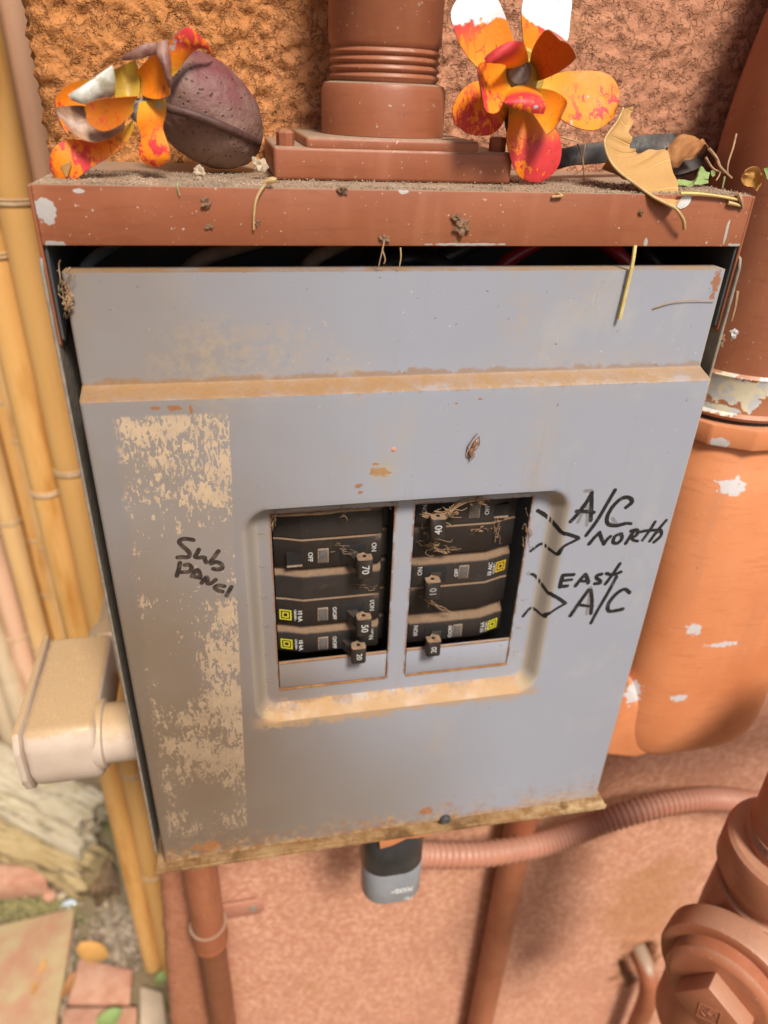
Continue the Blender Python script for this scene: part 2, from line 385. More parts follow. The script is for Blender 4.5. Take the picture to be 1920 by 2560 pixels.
    du = b.mul(du, b.lin(b.noise(42, 6, .75), .38, .56, .35, 1.0))
    dcol = b.mix(b.noise(520, 4, .7), b.mix(b.step(x, -.1, .15), (.36, .20, .085), (.46, .32, .195)), b.mix(b.step(x, -.1, .15), (.17, .085, .032), (.28, .17, .09)))
    col = b.mix(b.mul(du, .96), col, dcol)
    hN = b.noise(70, 7, .78); dz = b.math('ABSOLUTE', b.add(z, -.0032))
    near = b.step(b.math('MULTIPLY_ADD', dz, -60.0, hN), .24, .40); near = b.mul(near, b.lin(x, -.17, .17, 1.0, .7))
    col = b.mix(b.mul(near, .80), col, b.mix(b.noise(420, 4, .7), (.38, .22, .10), (.22, .12, .045)))
    dz2 = b.math('ABSOLUTE', b.add(z, .2295)); near2 = b.mul(b.step(b.math('MULTIPLY_ADD', dz2, -30.0, hN), .26, .42), b.step(b.math('ABSOLUTE', x), .105, .09)); col = b.mix(b.mul(near2, .75), col, (.44, .27, .13))
    # inside bend on the right of the recess keeps a tan film
    nx = b.sep(b.geo().outputs['Normal'])[0]
    tf = b.mul(b.step(b.math('ABSOLUTE', nx), .15, .45), b.step(x, -.2, .05)); col = b.mix(b.mul(tf, .55), col, (.46, .37, .23))
    nb = b.bump(b.noise(26, 2), .12, .002)
    ro = b.lin(b.noise(30, 4), .3, .7, .34, .46); ro = b.math('MULTIPLY_ADD', b.mx(b.mx(res, du), b.mx(rs, ed)), .4, ro)
    return b.out(col, ro, nb, spec=.5)
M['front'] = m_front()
M['boxin'] = simple('box_metal', (.045, .048, .050), (.070, .072, .074), 40, .5)
M['boxedge'] = simple('worn_box_metal', (.20, .17, .14), (.30, .25, .20), 150, .6, .4, 300)
def m_ledge():
    b = NB('rusty_ledge')
    col = b.mix(b.step(b.noise(70, 6, .75), .32, .68), (.24, .115, .040), (.40, .255, .125)); col = b.mix(b.mul(b.step(b.noise(24, 5, .7), .48, .66), .7), col, (.085, .038, .016))
    P = b.sep(b.pos()); col = b.mix(b.mul(b.step(P[0], .05, .15), b.step(b.noise(60, 6, .75), .42, .58)), col, (.50, .35, .19))
    return b.out(col, .85, b.bump(b.noise(420, 5, .7), .9, .0012), spec=.2)
M['ledge'] = m_ledge()
def m_breaker():
    b = NB('breaker_bakelite')
    col = b.mix(b.noise(60, 4), (.020, .016, .015), (.034, .026, .023))
    sp = b.step(b.noise(700, 3, .6), .69, .74); col = b.mix(b.mul(sp, .35), col, (.30, .23, .17))
    fz = b.step(b.noise(55, 6, .75), .55, .8); col = b.mix(b.mul(fz, .16), col, (.30, .22, .15))
    du = b.step(b.add(b.nz(), b.mul(b.noise(240, 4, .7), .25)), .38, .72)
    col = b.mix(b.mul(du, .88), col, b.mix(b.noise(600, 4), (.28, .18, .11), (.14, .085, .05)))
    ro = b.math('MULTIPLY_ADD', du, .4, b.lin(b.noise(40, 3), .3, .7, .42, .58))
    return b.out(col, ro, b.bump(b.noise(900, 3), .1, .0003), spec=.4)
M['breaker'] = m_breaker()
M['leverdark'] = simple('dark_lever', (.018, .014, .012), (.055, .040, .030), 160, .7)
M['cavity'] = simple('dark_slot', (.006, .005, .005), (.012, .010, .009), 90, .8)
M['handledust'] = simple('dusty_handle_top', (.30, .19, .115), (.19, .115, .068), 300, .9)
M['white'] = simple('white_print', (.58, .57, .55), (.36, .34, .32), 700, .7)
M['dimprint'] = simple('worn_print', (.36, .33, .31), (.22, .20, .19), 900, .7)
M['yellow'] = simple('yellow_label', (.62, .58, .04), (.50, .45, .03), 500, .5)
M['gold'] = simple('gold_label', (.62, .43, .02), (.50, .33, .02), 500, .5)
b_ = NB('lens_plastic'); M['lens'] = b_.out(b_.mix(b_.noise(300, 3), (.06, .055, .055), (.15, .135, .13)), .10, spec=.8)
M['lensrim'] = simple('dusty_rim', (.34, .24, .17), (.20, .14, .10), 400, .9)
b_ = NB('marker_ink'); k_ = b_.step(b_.noise(210, 4, .6, b_.mp(sc=(1, 1, 1))), .50, .78); M['ink'] = b_.out(b_.mix(b_.mul(k_, .55), (.014, .014, .017), (.12, .12, .13)), .34, spec=.5)
b_ = NB('faded_marker_ink'); k_ = b_.step(b_.noise(240, 4, .6), .40, .72); M['inkf'] = b_.out(b_.mix(k_, (.030, .022, .020), (.105, .075, .058)), .45, spec=.4)
b_ = NB('smudged_ink'); M['inks'] = b_.out(b_.mix(b_.noise(420, 3), (.26, .25, .26), (.16, .155, .17)), .5)

def m_petal(name, white=0.0, red=.5, dark=0.0, base=(.78, .215, .008)):
    b = NB(name); uv = b.uv(); U = b.sep(uv)
    geo = b.pos()
    col = b.mix(b.noise(60, 4), base, tuple(min(1, v * 1.12) for v in base))
    yel = b.step(b.add(U[1], b.mul(b.noise(70, 4), .3)), .42, .10); col = b.mix(b.mul(yel, .85), col, (.62, .40, .03))
    if dark: col = b.mix(dark, col, (.22, .055, .012))
    rr = b.noise(170, 7, .75, b.mp(sc=(1.2, 1, .7), loc=(red, 0, 0)), .5); rk = b.noise(26, 3, .5, b.mp(loc=(red * 3, 1, 0)))
    rth = b.step(b.add(b.mul(rr, .72), b.mul(rk, .42)), .655 - .13 * red, .668 - .13 * red); rth = b.mul(rth, b.step(U[1], .22, .5))
    col = b.mix(rth, col, b.mix(b.noise(300, 3), (.56, .022, .018), (.62, .06, .07)))
    scr = b.step(b.vor(210, 'DISTANCE_TO_EDGE', b.mp(sc=(1, 1, .35), loc=(red, red, 0))), .035, .012); scr = b.mul(scr, b.step(b.noise(50, 3), .5, .62))
    col = b.mix(b.mul(scr, .75), col, (.40, .03, .012))
    ch = b.step(b.noise(85, 3, .5, b.mp(loc=(5 * red, 2, 0))), .70, .715); col = b.mix(ch, col, (.40, .40, .41))
    if white:
        wk = b.step(b.add(U[1], b.add(b.mul(b.noise(140, 5, .6), .22), b.mul(U[0], .12))), white + .10, white + .125)
        col = b.mix(wk, col, (.74, .76, .77))
    gr = b.step(b.noise(120, 7, .75), .42, .33); col = b.mix(b.mul(gr, .55), col, (.16, .055, .02))
    return b.out(col, b.lin(b.noise(80, 3), .3, .7, .42, .66), b.bump(b.noise(180, 6, .7), .45, .0009), spec=.35)
M['petal'] = m_petal('flower_paint', red=.5)
M['petal_r'] = m_petal('flower_paint_red', red=.85)
M['petal_o'] = m_petal('flower_paint_orange', red=.05)
M['petal_w'] = m_petal('flower_paint_white_tip', white=.50, red=.55)
M['petal_d'] = m_petal('flower_paint_dark', red=.2, dark=.55)
M['petal_y'] = simple('flower_throat_yellow', (.52, .34, .035), (.34, .22, .05), 90, .5, .3)
M['petalback'] = simple('petal_rim', (.20, .085, .055), (.33, .12, .07), 120, .5, .3)
M['petalgrey'] = simple('bare_tin', (.30, .27, .18), (.62, .62, .56), 150, .45, .5, 200, .1, speck=.5)
M['petalpink'] = simple('pink_grey_paint', (.40, .24, .15), (.20, .10, .06), 110, .45, .5)
M['tinback'] = simple('dull_purple_tin', (.17, .065, .050), (.30, .16, .12), 120, .5, .5)
M['centre'] = simple('flower_bolt', (.12, .105, .10), (.24, .22, .20), 130, .5, .5)

def m_stone():
    b = NB('pitted_stone')
    P = b.sep(b.pos())
    col = b.mix(b.noise(35, 5, .65), (.15, .070, .060), (.25, .145, .115)); col = b.mix(b.step(b.noise(20, 3), .52, .7), col, (.16, .040, .048))
    lowg = b.step(P[2], .125, .100); col = b.mix(b.mul(lowg, .55), col, (.25, .17, .12))
    pit = b.step(b.vor(330), .24, .08); col = b.mix(b.mul(pit, .6), col, (.06, .035, .03))
    return b.out(col, .55, b.bump(b.add(b.mul(pit, -1.0), b.noise(300, 4)), .7, .0014), spec=.35)
M['stone'] = m_stone()
M['iron'] = simple('dark_iron', (.055, .022, .018), (.10, .045, .035), 150, .6, .5)
M['blackplastic'] = simple('weathered_black_plastic', (.016, .016, .016), (.075, .068, .06), 60, .42, .9, 130, dust=.4, dustcol=(.22, .19, .17))
def m_leaf(name, c1, c2, vein, freq=7.5):
    b = NB(name); uv = b.sep(b.uv()); col = b.mix(b.noise(90, 6, .7), c1, c2)
    ph = b.add(b.mul(uv[1], freq), b.mul(uv[0], -.9)); fr = b.math('ABSOLUTE', b.add(b.math('FRACT', ph), -.5))
    v = b.step(fr, .045, .01); col = b.mix(b.mul(v, .65), col, vein)
    mid = b.step(uv[0], .05, .02); col = b.mix(b.mul(mid, .8), col, vein)
    sp = b.step(b.noise(260, 4, .7), .30, .25); col = b.mix(b.mul(sp, .45), col, (.20, .10, .03))
    nb = b.bump(v, .6, .0007); nb = b.bump(b.noise(200, 5, .7), .5, .0008, nb)
    return b.out(col, .65, nb, spec=.3)
M['leaf'] = m_leaf('dry_tan_leaf', (.52, .315, .12), (.42, .225, .08), (.62, .41, .14))
M['leafdark'] = m_leaf('dry_brown_leaf', (.42, .20, .075), (.30, .12, .045), (.52, .30, .12), 4)
M['leafyel'] = m_leaf('dry_yellow_leaf', (.60, .34, .10), (.48, .22, .06), (.50, .28, .08), 4)
M['leafgreen'] = m_leaf('green_leaf', (.20, .30, .09), (.30, .38, .14), (.36, .42, .20), 5)
M['straw'] = simple('straw', (.58, .42, .20), (.45, .29, .12), 200, .7)
M['paleStraw'] = simple('pale_straw', (.70, .56, .22), (.60, .45, .15), 200, .6)
M['twig'] = simple('dry_twig', (.32, .19, .10), (.44, .28, .16), 200, .8)
M['web'] = simple('dusty_web', (.40, .26, .15), (.28, .17, .09), 200, .95)
M['crumb'] = simple('dark_crumb', (.13, .065, .035), (.26, .15, .085), 300, .9, .8, 500)
M['husk'] = simple('insect_husk', (.16, .065, .022), (.40, .21, .10), 420, .3)
M['grit'] = simple('grit', (.52, .41, .29), (.18, .13, .09), 60, .95)
M['sand'] = simple('sand', (.62, .43, .22), (.50, .32, .15), 900, .95)
M['chipwhite'] = simple('chalk_white', (.72, .72, .70), (.55, .55, .54), 300, .8)
M['droplet'] = simple('paint_drop', (.55, .22, .13), (.60, .27, .17), 100, .4)
def m_bamboo(name, c1, c2, c3):
    b = NB(name)
    col = b.mix(b.noise(16, 4, .6, b.mp(sc=(3, 3, .25))), c1, c2); col = b.mix(b.step(b.noise(9, 4, .6, b.mp(sc=(3, 3, .5))), .5, .72), col, c3)
    sp = b.step(b.noise(120, 4, .7), .30, .25); col = b.mix(b.mul(sp, .4), col, (.22, .11, .04))
    return b.out(col, .38, b.bump(b.noise(120, 4, .6, b.mp(sc=(3, 3, .15))), .2, .001), spec=.5)
M['bamboo'] = m_bamboo('bamboo_gold', (.72, .37, .105), (.80, .49, .185), (.54, .24, .05))
M['bamboo2'] = m_bamboo('bamboo_pale', (.76, .43, .16), (.84, .56, .27), (.56, .28, .09))
M['bamboo3'] = m_bamboo('bamboo_pinkish', (.72, .42, .26), (.80, .52, .35), (.52, .28, .16))
M['bamboo4'] = m_bamboo('bamboo_grey', (.62, .46, .29), (.72, .57, .39), (.46, .32, .19))
M['node'] = simple('bamboo_node', (.60, .42, .25), (.44, .27, .13), 90, .6)
M['pvc'] = simple('beige_pvc', (.52, .41, .33), (.60, .49, .40), 22, .42, .08, 300, dust=.95, dustcol=(.60, .40, .21))
M['greyfit'] = simple('grey_fitting', (.22, .235, .265), (.28, .29, .315), 25, .35, .1)
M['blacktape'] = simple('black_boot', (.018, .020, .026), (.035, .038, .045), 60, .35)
M['flagstone'] = simple('flagstone', (.44, .22, .13), (.46, .35, .18), 16, .85, .6, 120)
M['pinkbrick'] = simple('paving_brick', (.44, .20, .125), (.55, .31, .20), 26, .85, .6, 140)
M['sandbrick'] = simple('sandy_brick', (.46, .36, .25), (.56, .44, .32), 22, .9, .6, 140)
M['wood'] = simple('weathered_wood', (.52, .43, .29), (.66, .58, .43), 26, .9, .9, 90)
M['woodyel'] = simple('yellowed_wood', (.52, .38, .19), (.42, .29, .13), 26, .9, .8, 90)
M['bark'] = simple('dark_bark', (.14, .08, .04), (.26, .16, .09), 60, .95, 1, 160)
def m_ground():
    b = NB('sandy_soil'); col = b.mix(b.noise(30, 6, .7), (.36, .27, .15), (.20, .16, .10)); col = b.mix(b.step(b.noise(18, 4), .55, .68), col, (.16, .17, .06))
    return b.out(col, .95, b.bump(b.noise(150, 6, .7), 1, .006), spec=.15)
M['soil'] = m_ground()
M['red'] = simple('red_wire', (.30, .012, .022), (.36, .02, .03), 60, .35); M['black'] = simple('black_wire', (.012, .012, .013), (.025, .024, .024), 60, .4)
M['brownwire'] = simple('dusty_wire', (.16, .10, .065), (.24, .16, .10), 100, .7)
M['screw'] = simple('dark_screw', (.035, .035, .038), (.07, .07, .075), 200, .5, .4, 600)
M['rusthole'] = simple('rusty_break', (.42, .19, .045), (.22, .10, .04), 110, .9, 1, 200)
M['moss'] = simple('yellow_moss', (.34, .29, .12), (.18, .17, .07), 90, .95)

M['sidewall'] = simple('brown_render', (.20, .105, .05), (.26, .14, .07), 20, .9, .6, 120)

# ------------------------------------------------------------------ the setting
GZ = -1.27
def build_ground():
    n = 40; V, F = [], []
    for j in range(n + 1):
        for i in range(n + 1):
            x = -40 + 80 * i / n; y = -40 + 80 * j / n; V.append((x, y, GZ))
    for j in range(n):
        for i in range(n): F.append((j * (n + 1) + i, j * (n + 1) + i + 1, (j + 1) * (n + 1) + i + 1, (j + 1) * (n + 1) + i))
    o = raw('ground', V, F, M['soil']); o['kind'] = 'structure'; o['label'] = 'sandy soil between and under the paving at the foot of the wall'; return o
ground = build_ground()

WY = .135; WX = -.200
HOLE = a(1372, 2075, WY)
def build_wall():
    base = []     # (x, y, nx, ny, cs)
    k = 0
    for y in [.50] + [.45 - .005 * i for i in range(57)]:
        base.append((WX, y, -1, 0))
    for i in range(1, 5):
        t = i / 5 * PI / 2; r = .012
        base.append((WX + r - r * math.cos(t), WY + r - r * math.sin(t), -math.cos(t), -math.sin(t)))
    xs = []; x = WX + .012
    while x < .33: xs.append(x); x += .0023
    while x < .75: xs.append(x); x += .007
    xs += [.8, 1.0, 1.4, 2.0, 4.0]
    for x in xs: base.append((x, WY, 0, -1))
    zs = []; z = GZ - .05
    while z < .05: zs.append(z); z += .0068
    while z < .30: zs.append(z); z += .0023
    zs += [.31, .33, .36, .40, .43]  # unseen top kept low so sun clears it and reaches the bamboo
    V, F = [], []
    W = len(base); N = noise.noise
    for z in zs:
        for (bx, by, nx, ny) in base:
            rough = 1.0 if z > .05 else .5
            if z < -.2: rough = .22 if nx == 0 else .6
            if by > 1 or bx > .78 or z > .4: d = 0
            else:
                q = Vector((bx, by, z))
                n1 = N(q * 165); n2 = N(q * 300 + Vector((3, 7, 1))); n3 = N(q * 22)
                knob = max(0, n1 + .12) ** .7
                d = rough * (.0036 * knob + .0020 * n2 + .0014 * n3)
                if ny == -1 and bx > .05 and z > 0: d = rough * (.0040 * min(knob, .36) + .0012 * n2 + .0012 * n3)
                if ny == -1:
                    rr = math.hypot((bx - HOLE.x) / .026, (z - HOLE.z) / .050) + .35 * N(q * 50)
                    if rr < 1.35: d += .004 * max(0, 1 - abs(rr - 1.12) / .25)
                    if rr < 1: d -= .05 * min(1, (1 - rr) * 4)
            k_ = min(1, max(0, (-.10 - bx) / .10)); lean = -.0165 * min(1, max(0, (.1 - z) / .67)) - .022 * max(0, (-.57 - z) / .3) + .007
            V.append((bx + nx * d + lean * k_, by + ny * d, z))
    for j in range(len(zs) - 1):
        for i in range(W - 1): F.append((j * W + i, j * W + i + 1, (j + 1) * W + i + 1, (j + 1) * W + i))
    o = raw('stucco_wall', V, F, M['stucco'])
    return tag(o, 'terracotta stucco wall with knobbly render that carries the panel and pipes', 'wall')
wall_ = build_wall()
box('core', (WX + .03, WY + .07, GZ - .02), (3.99, .49, .427), M['stucco'], wall_)
box('coping', (WX - .004, WY - .006, .4275), (3.99, .50, .455), M['stucco'], wall_, .006)

tag(box('added_side_wall', (-.78, -2.6, GZ - .02), (-.60, -.07, .75), M['sidewall']), 'added brown wall out of view on the left, blocking sky light', 'wall')  # unseen wall, added to dim and brown the light on the left
def slab(name, pts, h, mat, parent, bev=.004, z0=None):
    z0 = GZ + .004 if z0 is None else z0
    pts = list(pts); ar = sum(pts[i][0] * pts[(i + 1) % len(pts)][1] - pts[(i + 1) % len(pts)][0] * pts[i][1] for i in range(len(pts)))
    if ar < 0: pts.reverse()
    return solid(name, pts, (0, 0, z0), (1, 0, 0), (0, 1, 0), (0, 0, 1), h, mat, parent, bev, 2)
def c3(cx, cy, z=GZ + .02): p = atz(cx * .3436, 1800 + cy * .3436, z); return (p.x, p.y)
slab('paving_stone', [c3(-260, 1560), c3(553, 1368), c3(520, 1600), c3(490, 1790), c3(425, 2150), c3(410, 2330), c3(-200, 2400)], .022, M['flagstone'], ground, .005)
slab('paving_brick', [c3(575, 1730), c3(965, 1815), c3(945, 2065), c3(488, 2062)], .018, M['pinkbrick'], ground, .004)
slab('paving_brick', [c3(465, 2092), c3(1000, 2085), c3(985, 2420), c3(420, 2420)], .018, M['pinkbrick'], ground, .004)
slab('paving_brick', [c3(1010, 1910), c3(1180, 1960), c3(1235, 2400), c3(1010, 2400)], .010, M['sandbrick'], ground, .006)
# raised brick at the far left
pb = [c3(-420, 1000, GZ + .06), c3(300, 1075, GZ + .06), c3(340, 1165, GZ + .06), c3(-420, 1230, GZ + .06)]
tag(slab('brick', pb, .06, M['pinkbrick'], None, .006), 'loose pinkish brick lying at the end of the weathered boards', 'brick')

def rough_log(name, A, B, w, h, mat, label, seed):
    A, B = Vector(A), Vector(B); d = (B - A).normalized(); side = d.cross(Vector((0, 0, 1))).normalized(); up = side.cross(d)
    n, k = 46, 28; V, F = [], []
    for i in range(n):
        s = i / (n - 1); c = A.lerp(B, s)
        for j in range(k):
            an = 2 * PI * j / k; cx, cy = math.cos(an), math.sin(an)
            ex = abs(cx) ** .55 * (1 if cx > 0 else -1); ey = abs(cy) ** .55 * (1 if cy > 0 else -1)
            q = Vector((s * 3, ex * 2.2 + seed, ey * 2.2))
            g = 1 + .12 * noise.noise(q * 1.6) + .13 * noise.noise(Vector((s * 9, ex * 6 + seed, ey * 6))) + .09 * noise.noise(Vector((s * 30, ex * 14, ey * 14 + seed)))
            e = .03 * noise.noise(Vector((ex * 3, ey * 3, seed))) if i in (0, n - 1) else 0
            V.append(c + side * (ex * w / 2 * g) + up * (ey * h / 2 * g) + d * (e + .012 * noise.noise(Vector((ex * 5, ey * 5, seed + i * .2)))))
    for i in range(n - 1):
        for j in range(k): F.append((i * k + j, i * k + (j + 1) % k, (i + 1) * k + (j + 1) % k, (i + 1) * k + j))
    F.append(tuple(reversed(range(k)))); F.append(tuple(range((n - 1) * k, n * k)))
    bb = NB(name + '_grain'); an = math.atan2(d.y, d.x)
    mpn = bb.n.new('ShaderNodeMapping'); mpn.vector_type = 'TEXTURE'; mpn.inputs['Rotation'].default_value = (0, 0, an); bb.l.new(bb.pos(), mpn.inputs[0])
    gv = bb.mp(mpn.outputs[0], (.10, 1, 1)); gr = bb.noise(120, 6, .7, gv, .5); col = bb.mix(bb.step(gr, .3, .7), mat[0], mat[1])
    col = bb.mix(bb.mul(bb.step(bb.noise(75, 5, .7, gv), .44, .36), .85), col, (.10, .07, .04)); col = bb.mix(bb.mul(bb.step(bb.noise(22, 4), .55, .7), .5), col, (.36, .29, .12))
    mt = bb.out(col, .95, bb.bump(gr, 1.0, .006), spec=.15)
    return tag(autosmooth(raw(name, V, F, mt), 50), label, 'board')
def g3(cx, cy, z): return atz(cx * .3436, 1800 + cy * .3436, z)
WD, WYL, BK = ((.44, .35, .22), (.66, .57, .41)), ((.40, .28, .12), (.58, .44, .24)), ((.10, .06, .03), (.26, .17, .10))
rough_log('weathered_board', g3(-700, -20, GZ + .13), g3(690, 690, GZ + .13), .085, .045, WD, 'uppermost pale weathered board behind the bamboo foot', 3.1)
rough_log('weathered_board', g3(-700, 150, GZ + .105), g3(660, 800, GZ + .105), .07, .04, WD, 'second weathered board from the top, grey and cracked', 6.4)
rough_log('weathered_board', g3(-600, 310, GZ + .090), g3(640, 945, GZ + .090), .045, .05, WD, 'narrow whitish splintered board lying on a wider yellow one', 8.2)
rough_log('weathered_board', g3(-500, 560, GZ + .06), g3(690, 1120, GZ + .06), .090, .05, WYL, 'lowest yellowish board with a sawn end beside the bamboo foot', 5.5)
rough_log('bark_chunk', g3(690, 1010, GZ + .05), g3(770, 1260, GZ + .03), .05, .05, BK, 'dark clump of bark against the foot of the bamboo', 1.5)['category'] = 'bark'
for (cx, cy, r, m, lab) in [(360, 1275, .013, 'pinkbrick', 'small reddish pebble at the corner of the loose brick'), (445, 1285, .009, 'sandbrick', 'small pale pebble left of the glassy shard')]:
    p = g3(cx, cy, GZ + .012); bm = bmesh.new(); bmesh.ops.create_icosphere(bm, subdivisions=3, radius=r)
    for v in bm.verts: v.co *= 1 + .3 * noise.noise(v.co * 70); v.co.z *= .6; v.co += p
    me = bpy.data.meshes.new('pebble'); bm.to_mesh(me); bm.free(); me.materials.append(M[m]); me.polygons.foreach_set('use_smooth', [True] * len(me.polygons))
    tag(link('pebble', me), lab, 'pebble')
def scatter(name, spots, mat, label, parent=None, n=400, r=(.002, .005), flat=.7, zf=None):
    V, F = [], []
    for k in range(n):
        p = spots(); rr = random.uniform(*r); o = len(V); R = Euler((random.random() * 6, random.random() * 6, random.random() * 6)).to_matrix()
        for q in ((1, 0, 0), (-1, 0, 0), (0, 1, 0), (0, -1, 0), (0, 0, 1), (0, 0, -1)):
            V.append(p + R @ (Vector(q) * rr * random.uniform(.6, 1.2)) * 1.0)
        for f in ((0, 2, 4), (2, 1, 4), (1, 3, 4), (3, 0, 4), (2, 0, 5), (1, 2, 5), (3, 1, 5), (0, 3, 5)): F.append(tuple(o + i for i in f))
    o = raw(name, V, F, mat, parent, False); o['kind'] = 'stuff'; o['label'] = label
    return o
def sp1():
    p = c3(random.gauss(840, 120), random.gauss(1560, 150)); return Vector((p[0], p[1], GZ + random.uniform(.003, .012)))
scatter('gravel', sp1, M['grit'], 'sandy gravel and crumbs around the bamboo foot', n=900, r=(.0015, .0055))
def sp2():
    p = c3(random.uniform(-100, 560), random.gauss(1340, 45)); return Vector((p[0], p[1], GZ + random.uniform(.003, .014)))
scatter('moss', sp2, M['moss'], 'yellow green moss and crumbs along the far edge of the flagstone', n=700, r=(.0015, .006))
def sp3():
    t = random.random(); p = c3(540 - 100 * t + random.gauss(0, 14), 1500 + 640 * t); return Vector((p[0], p[1], GZ + random.uniform(.003, .012)))
scatter('joint_sand', sp3, M['grit'], 'loose sand filling the joint between flagstone and bricks', n=500, r=(.001, .004))
# shards / leaves on the paving
def gleaf(cx, cy, L, W, ang, mat, label, z=GZ + .026, cup=.12, name='fallen_leaf'):
    p = g3(cx, cy, z); d = Vector((math.cos(ang), math.sin(ang), 0)); s = Vector((-math.sin(ang), math.cos(ang), 0)); up = Vector((0, 0, 1))
    secs = []
    for i in range(7):
        t = i / 6; w = W / 2 * math.sin(PI * min(1, .06 + .94 * t)) ** .7 + .0006
        c = p + d * (L * (t - .5)) + up * (.012 * abs(t - .5) ** 1.5)
        secs.append((c - s * w, c + s * w))
    return tag(sheet(name, secs, [mat, mat], None, cup, .0005, 6, 14), label, 'leaf')
gleaf(680, 1690, .065, .034, -.5, M['leafyel'], 'pale peach coloured petal lying on the paving brick')
gleaf(285, 1870, .062, .012, 1.4, M['leafyel'], 'thin curled straw coloured leaf on the large flagstone')
gleaf(500, 1930, .045, .016, 1.3, M['leafdark'], 'curled brown leaf in the joint beside the flagstone')
gleaf(800, 2170, .042, .030, .4, M['leafgreen'], 'bright yellow green leaf on the lower paving brick', z=GZ + .032)
gleaf(1170, 1880, .026, .018, 1.2, M['leafgreen'], 'small yellow green leaf at the foot of the wall corner', z=GZ + .02)
gleaf(640, 585, .022, .014, .3, M['stone'], 'small purplish petal on the top weathered board', z=GZ + .145)
b_ = NB('glassy'); glassy = b_.out((.55, .62, .70), .08, spec=1.0)
p = g3(497, 1345, GZ + .012)
tag(solid('glass_shard', [(-.016, -.004), (.004, -.009), (.018, .0), (.006, .010), (-.008, .007)], p, (1, 0, .1), (0, .8, .4), (0, -.4, .8), .004, glassy, None, .0008), 'small shiny glassy shard beside the flagstone corner', 'shard')

# ------------------------------------------------------------------ bamboo
def bamboo(px, y, dia, nodes, mat, label, z1=1.6, lean=0.0):
    x = sum(at(u, v, y).x for u, v in px) / len(px)
    t = thing('bamboo_pole', (x, y, GZ), label, 'bamboo pole', 'bamboo poles of the screen left of the wall')
    zs = sorted(at(u, v, y).z for u, v in nodes)
    r = dia / 2; full = list(zs)
    z = (full[-1] if full else .2) + .26
    while z < z1 - .05: full.append(z); z += .27 + random.uniform(-.03, .03)
    z = (full[0] if full else 0) - .25
    while z > GZ + .1: full.append(z); z -= .24
    full.sort()
    pts, rad = [], []
    cur = GZ + .002; pts.append((x, y, cur)); rad.append(r)
    for nz_ in full:
        for dz, k in ((-.02, .985), (-.004, .98), (0, .955), (.004, .98), (.02, .985)):
            if nz_ + dz > cur: pts.append((x, y, nz_ + dz)); rad.append(r * k); cur = nz_ + dz
    pts.append((x, y, z1)); rad.append(r * .95)
    tube('culm', pts, rad, mat, t, 26)
    for nz_ in full:
        if -1.0 < nz_ < .35: lathe('node_ring', [(r * .90, -.0045), (r * 1.045, -.0030), (r * 1.075, -.0008), (r * .99, .0006), (r * 1.05, .0022), (r * .93, .0045)], (x, y, nz_), (0, 0, 1), M['node'], t, 26, 70)
    return t
BY = .42; BF = 1.00
bamboo([(122, 900), (178, 1180)], BY, .0345, [(178, 1172), (52, 502)], M['bamboo'], 'golden bamboo pole directly left of the panel, with a bold ring near the panel middle')
bamboo([(118, 1223), (180, 1570), (60, 900)], BY + .02, .0345, [(118, 1223), (315, 2190)], M['bamboo'], 'deep orange bamboo pole whose foot shows below the beige fitting')
bamboo([(36, 0), (105, 430)], BY + .05, .036, [], M['bamboo3'], 'pinkish bamboo pole beside the upper wall corner')
bamboo([(79, 1345), (132, 1479)], BF, .034, [(79, 1345), (132, 1479), (22, 1000)], M['bamboo'], 'thin golden bamboo cane third from the panel')
bamboo([(31, 1300), (97, 1610)], BF - .02, .040, [(31, 1300), (97, 1610), (-10, 880)], M['bamboo2'], 'pale bamboo pole left of the thin golden cane')
bamboo([(32, 1587), (0, 1390)], BF, .044, [(32, 1587)], M['bamboo3'], 'pinkish bamboo pole near the left edge with a low ring')
bamboo([(66, 1587), (20, 1320)], BF + .05, .040, [(50, 1500)], M['bamboo2'], 'cream bamboo pole half hidden between two pinkish and pale poles')
bamboo([(-8, 1587)], BF, .046, [(10, 1700)], M['bamboo4'], 'greyish bamboo pole cut by the left edge of the view')
bamboo([(-55, 1587)], BF + .03, .046, [], M['bamboo4'], 'greyish bamboo pole farthest left, mostly out of view')
bamboo([(10, 900)], BF, .042, [(8, 760)], M['bamboo2'], 'bright pale bamboo pole at the left edge beside the hood')
for i, (u, v) in enumerate([(-30, 1900), (20, 1900), (70, 1900), (125, 1900), (180, 1900), (235, 1900), (290, 1900)]):
    bamboo([(u, v)], BF + .10 + .015 * (i % 2), .056, [(u - 25, 1700 + 40 * (i % 3))], [M['bamboo4'], M['bamboo3'], M['bamboo2']][i % 3],
           '%s of the seven wide bamboo poles in the rear row' % ['leftmost', 'second from left', 'third from left', 'middle one', 'third from right', 'second from right', 'rightmost'][i])

